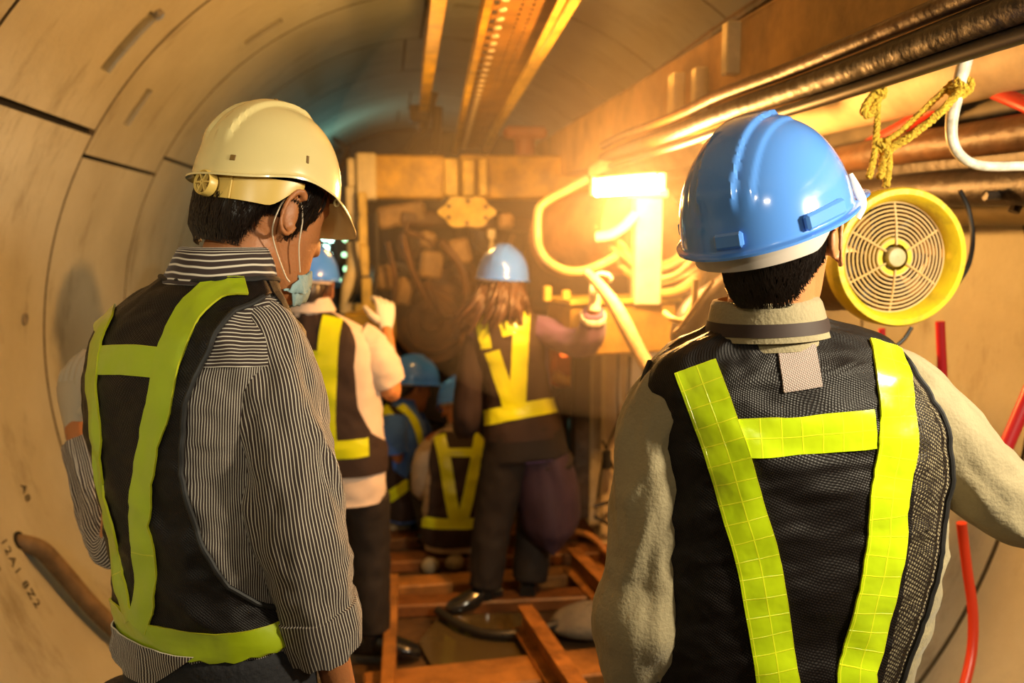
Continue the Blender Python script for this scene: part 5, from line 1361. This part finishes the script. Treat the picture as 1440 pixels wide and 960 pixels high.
collar(e, inv, tor[-1][0] - V((0, 0, .0)), V((1, 0, 0)), V((0, 1, 0)), [(0, 0, -.035, .085, .07), (0, 0, .0, .068, .062), (0, .003, .03, .064, .06), (0, 0, -.02, .088, .075)], m_white_s)

# --- woman with long hair
Y = 3.62
tor = tors([(742, 640, Y, .175, .13, 2.2), (736, 600, Y, .165, .125, 2.2), (730, 565, Y, .145, .11, 2.2), (724, 520, Y, .150, .11, 2.2), (716, 480, Y, .165, .115, 2.3), (710, 455, Y, .160, .10, 2.3), (707, 440, Y, .12, .08, 2.2), (706, 430, Y, .075, .06, 2.), (706, 420, Y, .055, .052, 2.)])
c0 = tor[0][0]; HW = W(836, 428, 3.22)
Wp = dict(base=(c0.x, Y), phi=-2, tilt=.06, seed=4, fold=.006, label='long haired worker in purple shirt and blue hard hat, right arm raised', torso=tor, head=(W(706, 408, Y - .01), 22, 6, 2), shirt=m_purple, trousers=m_trs, neck=.046, hs=.93,
          legs=[LG((c0.x - .09, Y, .70), (c0.x - .15, Y + .02, .40), (c0.x - .19, Y, .10), (-.9, -.3, 0), (.105, .085, .07)), LG((c0.x + .09, Y, .70), (c0.x + .06, Y + .08, .40), (c0.x + .015, Y + .04, .10), (.3, 1, 0), (.115, .09, .075), 6)], waist=.22, tuck=True,
          arms=[dict(pts=[W(752, 462, Y), W(785, 478, 3.5), W(822, 484, 3.32), W(832, 455, 3.26), HW], hd=(.05, -.05, 1), hn=(.6, -.5, 0), hsd=(-.6, -.5, 0), curl=50, glove=True,
                     sl=[W(745, 462, Y), W(768, 466, 3.56), W(795, 477, 3.46), W(822, 482, 3.34), W(832, 466, 3.28), W(835, 438, 3.23)], sr=[.058, .060, .056, .056, .052, .040], ref=(0, -1, 0), cuff=(.93, .97, m_glove, 0)),
                dict(pts=[W(672, 462, Y), W(662, 520, Y), W(657, 575, Y + .02), W(650, 600, Y + .2), W(655, 600, Y + .35)], hd=(.3, 1, -.1), hn=(1, 0, 0), hsd=(0, 0, 1),
                     sl=[W(680, 462, Y), W(667, 500, Y), W(660, 545, Y), W(656, 590, Y + .04), W(652, 603, Y + .22)], sr=[.055, .062, .060, .06, .045], ref=(0, -1, 0), m=m_vestf)])
e, inv, lt, MH = person(Wp)
vs = std_vest(lt, e, inv, lambda v: interp([(0, -100), (.35, -95), (.6, -70), (.8, -60), (.95, -75)], v), lambda v: interp([(0, 100), (.34, 96), (.42, 58), (.6, 46), (.8, 50), (.95, 75)], v), .14, .95)
bv = bvh_of(vs, inv.inverted())
ribbon(bv, [(735, 424), (733, 460), (730, 520), (727, 580)], .072, 'reflective_tape', m_tape_far, vs, inv)
ribbon(bv, [(692, 494), (704, 530), (714, 560), (720, 582)], .066, 'reflective_tape', m_tape_far, vs, inv)
ribbon(bv, [(704, 464), (716, 461), (730, 459)], .062, 'reflective_tape', m_tape_far, vs, inv)
ribbon(bv, [(676, 444), (680, 470), (684, 490)], .05, 'reflective_tape', m_tape_far, vs, inv)
ribbon(bv, [(680, 588), (710, 582), (745, 575), (780, 569)], .066, 'reflective_tape', m_tape_far, vs, inv)
helmet(fm(rot_head(22, 4, 3), MH @ V((0, 0, .052))) @ Matrix.Scale(.94, 4), e, inv, 'far', m_blue_f, m_white_s, False)
m_lhair = mat('long_brown_hair', (.09, .038, .018), .45, var=.6, vscale=30)
mb = MB(); rnd = random.Random(5)
for k in range(90):
    t = rnd.uniform(-110, 95); p = MH @ HL.at(t, vz(rnd.uniform(.0, .06)), .012)
    dx = -.02 - .05 * rnd.random() + .0006 * t; L_ = rnd.uniform(.10, .20) + .0005 * max(0, -t); back = -.03 - .03 * rnd.random()
    mb.tube([p, p + V((dx * .2, back * .5, -L_ * .3)), p + V((dx * .7, back, -L_ * .65)), p + V((dx * 1.3, back * .9, -L_))], [.009, .011, .009, .003], 6, 3)
mb.build('long_hair', m_lhair, e, smooth=60, local=inv)
# jacket knotted round her hips, hanging at the right
mb = MB(); P = []
hip = W(757, 612, Y)
for j in range(20):
    f = j / 19; z = hip.z - .02 - .50 * f; row = []
    hw = .11 + .035 * math.sin(PI * f) ; cx = hip.x + .0 + .055 * math.sin(f * 1.8)
    if f > .7: hw *= math.sqrt(max(0, 1 - ((f - .7) / .3) ** 2)) * .9 + .1
    for i in range(40):
        a = 2 * PI * i / 40; row.append(V((cx + hw * math.cos(a) + .008 * noise.noise(V((a * 2, f * 5, 0))), Y + .02 + .135 * math.sin(a) * (1 + .14 * noise.noise(V((math.cos(a) * 3, f * 2, 2)))) * (1 if f < .85 else .8), z)))
    P.append(row)
mb.quadgrid(P, 40, 20, None, True); b_ = 19 * 40; mb.ngon([b_ + i for i in range(40)])
mb.build('hanging_jacket', mat('dark_plum_jacket', (.036, .016, .036), .7, var=.3, vscale=6), e, smooth=70, local=inv)

# --- crouching worker in blue shirt
Y = 4.62
tor = tors([(572, 720, Y, .15, .12, 2.3), (562, 690, Y, .155, .13, 2.3), (558, 655, Y, .16, .13, 2.3), (558, 620, Y, .165, .13, 2.3), (562, 593, Y + .02, .155, .11, 2.3), (567, 578, Y + .03, .10, .08, 2.2), (571, 568, Y + .04, .062, .058, 2.), (573, 561, Y + .04, .055, .052, 2.)])
c0 = tor[0][0]
Bp = dict(base=(c0.x, Y), phi=48, seed=8, fold=.007, lean=True, label='crouching worker in bright blue shirt and blue hard hat, seen side-on', torso=tor, head=(W(580, 548, Y + .05), 70, 14, 0), shirt=m_blue_s, trousers=m_trs, hs=.95, neck=.05, skin=m_skin2,
          legs=[LG((c0.x - .05, Y, .22), (c0.x + .16, Y + .2, .42), (c0.x + .05, Y + .1, .1), (.6, 1, 0), shaft=.15), LG((c0.x + .06, Y - .06, .22), (c0.x + .26, Y + .03, .38), (c0.x + .12, Y - .04, .1), (1, .5, 0), shaft=.15, seed=9)], waist=.2,
          arms=[dict(pts=[W(556, 592, Y - .12), W(556, 625, Y - .16), W(566, 650, Y - .1), W(590, 630, Y + .0), W(612, 612, Y + .1)], hd=(1, .3, .2), hn=(0, 0, -1), hsd=(0, 1, 0),
                     sl=[W(556, 590, Y - .10), W(554, 612, Y - .15), W(557, 636, Y - .16)], sr=[.065, .068, .064]),
                dict(pts=[W(585, 592, Y + .15), W(600, 620, Y + .2), W(612, 635, Y + .2), W(625, 620, Y + .2), W(640, 605, Y + .2)], hd=(1, .3, .2), hn=(0, 0, -1), hsd=(0, -1, 0),
                     sl=[W(583, 590, Y + .14), W(595, 612, Y + .19), W(604, 630, Y + .2)], sr=[.06, .062, .056])])
e, inv, lt, MH = person(Bp)
vs = std_vest(lt, e, inv, lambda v: -75, lambda v: interp([(0, 96), (.3, 90), (.45, 35), (.7, 25), (.95, 50)], v), .04, .9)
bv = bvh_of(vs, inv.inverted())
ribbon(bv, [(536, 568), (545, 580), (556, 600), (560, 640)], .05, 'reflective_tape', m_tape_far, vs, inv)
ribbon(bv, [(545, 700), (560, 690), (585, 672)], .06, 'reflective_tape', m_tape_far, vs, inv)
bs = bvh_of([o for o in e.children if o.name.startswith('shirt')][0], inv.inverted())
ribbon(bs, [(563, 572), (576, 584), (586, 602), (590, 622)], .045, 'reflective_tape', m_tape_far, e, inv, off=.01)
helmet(fm(rot_head(70, 8), MH @ V((0, 0, .050))) @ Matrix.Scale(.96, 4), e, inv, 'far', m_blue_f, m_white_s, False)
hair_part(MH, e, inv, lambda t: -.05 + .05 * smoothstep(50, 85, abs(t)), 95, 60, .02, seed=6)

# --- crouching worker in tan shirt, back to us
Y = 4.22
tor = tors([(641, 765, Y, .16, .13, 2.3), (641, 735, Y, .17, .13, 2.3), (641, 700, Y, .165, .125, 2.3), (641, 665, Y + .02, .165, .12, 2.3), (642, 630, Y + .05, .160, .11, 2.3), (643, 612, Y + .08, .12, .09, 2.2), (644, 602, Y + .1, .07, .06, 2.), (645, 594, Y + .12, .055, .052, 2.)])
c0 = tor[0][0]
Cp = dict(base=(c0.x, Y), phi=0, seed=11, fold=.007, label='squatting worker in tan shirt with back turned and lime V tapes', torso=tor, head=(W(646, 580, Y + .15), -5, 28, 0), shirt=m_grey_s, trousers=m_trs, hs=.95, neck=.05,
          legs=[LG((c0.x - .09, Y, .17), (c0.x - .17, Y + .28, .36), (c0.x - .12, Y + .1, .1), (-.3, 1, 0), shaft=.12), LG((c0.x + .09, Y, .17), (c0.x + .17, Y + .28, .36), (c0.x + .13, Y + .1, .1), (.3, 1, 0), shaft=.12, seed=9)], waist=.2,
          arms=[dict(pts=[W(600, 630, Y + .05), W(594, 660, Y + .02), W(596, 690, Y + .1), W(610, 680, Y + .25), W(620, 670, Y + .35)], hd=(.2, 1, 0), hn=(0, 0, -1), hsd=(1, 0, 0), sl=[W(608, 628, Y + .05), W(597, 650, Y + .02), W(595, 685, Y + .06), W(603, 690, Y + .2)], sr=[.058, .06, .056, .045]),
                dict(pts=[W(680, 630, Y + .05), W(690, 665, Y), W(696, 710, Y - .05), W(692, 740, Y - .1), W(688, 762, Y - .15)], hd=(-.1, -.2, -1), hn=(-1, 0, 0), hsd=(0, 1, 0), sl=[W(675, 628, Y + .05), W(688, 655, Y + .0), W(695, 700, Y - .05), W(694, 730, Y - .08)], sr=[.055, .05, .042, .036])])
e, inv, lt, MH = person(Cp)
vs = std_vest(lt, e, inv, lambda v: interp([(0, -96), (.2, -90), (.3, -55), (.6, -48), (.9, -65)], v), lambda v: interp([(0, 96), (.2, 90), (.3, 58), (.6, 50), (.9, 65)], v), .06, .93)
bv = bvh_of(vs, inv.inverted())
ribbon(bv, [(618, 612), (626, 650), (634, 700), (641, 735)], .062, 'reflective_tape', m_tape_far, vs, inv)
ribbon(bv, [(674, 612), (668, 650), (658, 700), (650, 735)], .058, 'reflective_tape', m_tape_far, vs, inv)
ribbon(bv, [(628, 636), (648, 636), (668, 636)], .045, 'reflective_tape', m_tape_far, vs, inv)
ribbon(bv, [(594, 733), (620, 736), (660, 736), (688, 733)], .055, 'reflective_tape', m_tape_far, vs, inv)
helmet(fm(rot_head(-5, 20), MH @ V((0, 0, .048))) @ Matrix.Scale(.96, 4), e, inv, 'far', m_blue_f, m_white_s, False)
# ------------------------------------------------------------------ light
def alight(name, loc, target, size, power, col, sy=None, shape='RECTANGLE'):
    l = bpy.data.lights.new(name, 'AREA'); l.energy = power; l.color = col; l.shape = shape; l.size = size; l.size_y = sy or size
    o = bpy.data.objects.new(name, l); COL.objects.link(o); o.location = loc
    o.rotation_euler = (V(target) - V(loc)).to_track_quat('-Z', 'Y').to_euler(); return o
def plight(name, loc, power, col, r=.05):
    l = bpy.data.lights.new(name, 'POINT'); l.energy = power; l.color = col; l.shadow_soft_size = r
    o = bpy.data.objects.new(name, l); COL.objects.link(o); o.location = loc; return o

alight('tunnel_lamp_behind', (.55, -.95, 2.4), (.1, 2.6, 1.1), .28, 8, (1., .86, .62), .1)
sp = bpy.data.lights.new('wall_fill_spot', 'SPOT'); sp.energy = 84; sp.color = (1., .93, .70); sp.spot_size = R(46); sp.spot_blend = .5; sp.shadow_soft_size = .08  # unseen spot added to brighten the left lining
so_ = bpy.data.objects.new('wall_fill_spot', sp); COL.objects.link(so_); so_.location = (-.45, -.95, 2.1); so_.rotation_euler = (V((-1.35, 2.9, 1.3)) - V(so_.location)).to_track_quat('-Z', 'Y').to_euler()
alight('tunnel_lamp_right', (1.42, .60, 1.90), (.25, 2.0, 1.25), .2, 46, (1., .86, .60), .08)
L0 = W(880, 268, YL)
plight('work_lamp_light', (W(880, 268, YL - .5).x, YL - .62, W(880, 268, YL - .5).z - .04), 118, (1., .44, .10), .05)
plight('machine_fill', (.2, 4.15, 1.95), 15, (1., .52, .12), .08)  # fill light added to brighten the machine, no fixture
plight('far_teal_lamp', (-.3, 8.2, 2.1), 9, (.45, .9, .8), .1)
# haze volume added round the work lamp to stand for its flare
mb = MB(); mb.sphere((.80, 3.1, 1.80), (1.02, 1.25, .80), 16)
m = bpy.data.materials.new('flare_haze_volume'); N, L = nodes_of(m); N.remove(N['Principled BSDF'])
sc_ = N.new('ShaderNodeVolumePrincipled'); sc_.inputs['Density'].default_value = .09; sc_.inputs['Color'].default_value = (1, .86, .7, 1); sc_.inputs['Anisotropy'].default_value = .3
L.new(sc_.outputs[0], N['Material Output'].inputs['Volume'])
tag(mb.build('lamp_flare_haze', m, smooth=0), 'thin warm haze added for the flare around the work lamp', 'haze', kind='stuff')
w = bpy.data.worlds.new('world'); scene.world = w; w.use_nodes = True
w.node_tree.nodes['Background'].inputs[0].default_value = (.9, .6, .3, 1); w.node_tree.nodes['Background'].inputs[1].default_value = .02
vs_ = scene.view_settings; vs_.view_transform = 'Standard'; vs_.look = 'None'; vs_.exposure = 0.; vs_.gamma = 1; vs_.use_curve_mapping = False
scene.cycles.use_denoising = True
scene.cycles.max_bounces = 6; scene.cycles.diffuse_bounces = 3; scene.cycles.glossy_bounces = 3; scene.cycles.transparent_max_bounces = 8; scene.cycles.volume_bounces = 0
scene.cycles.sample_clamp_indirect = 6; scene.cycles.sample_clamp_direct = 0
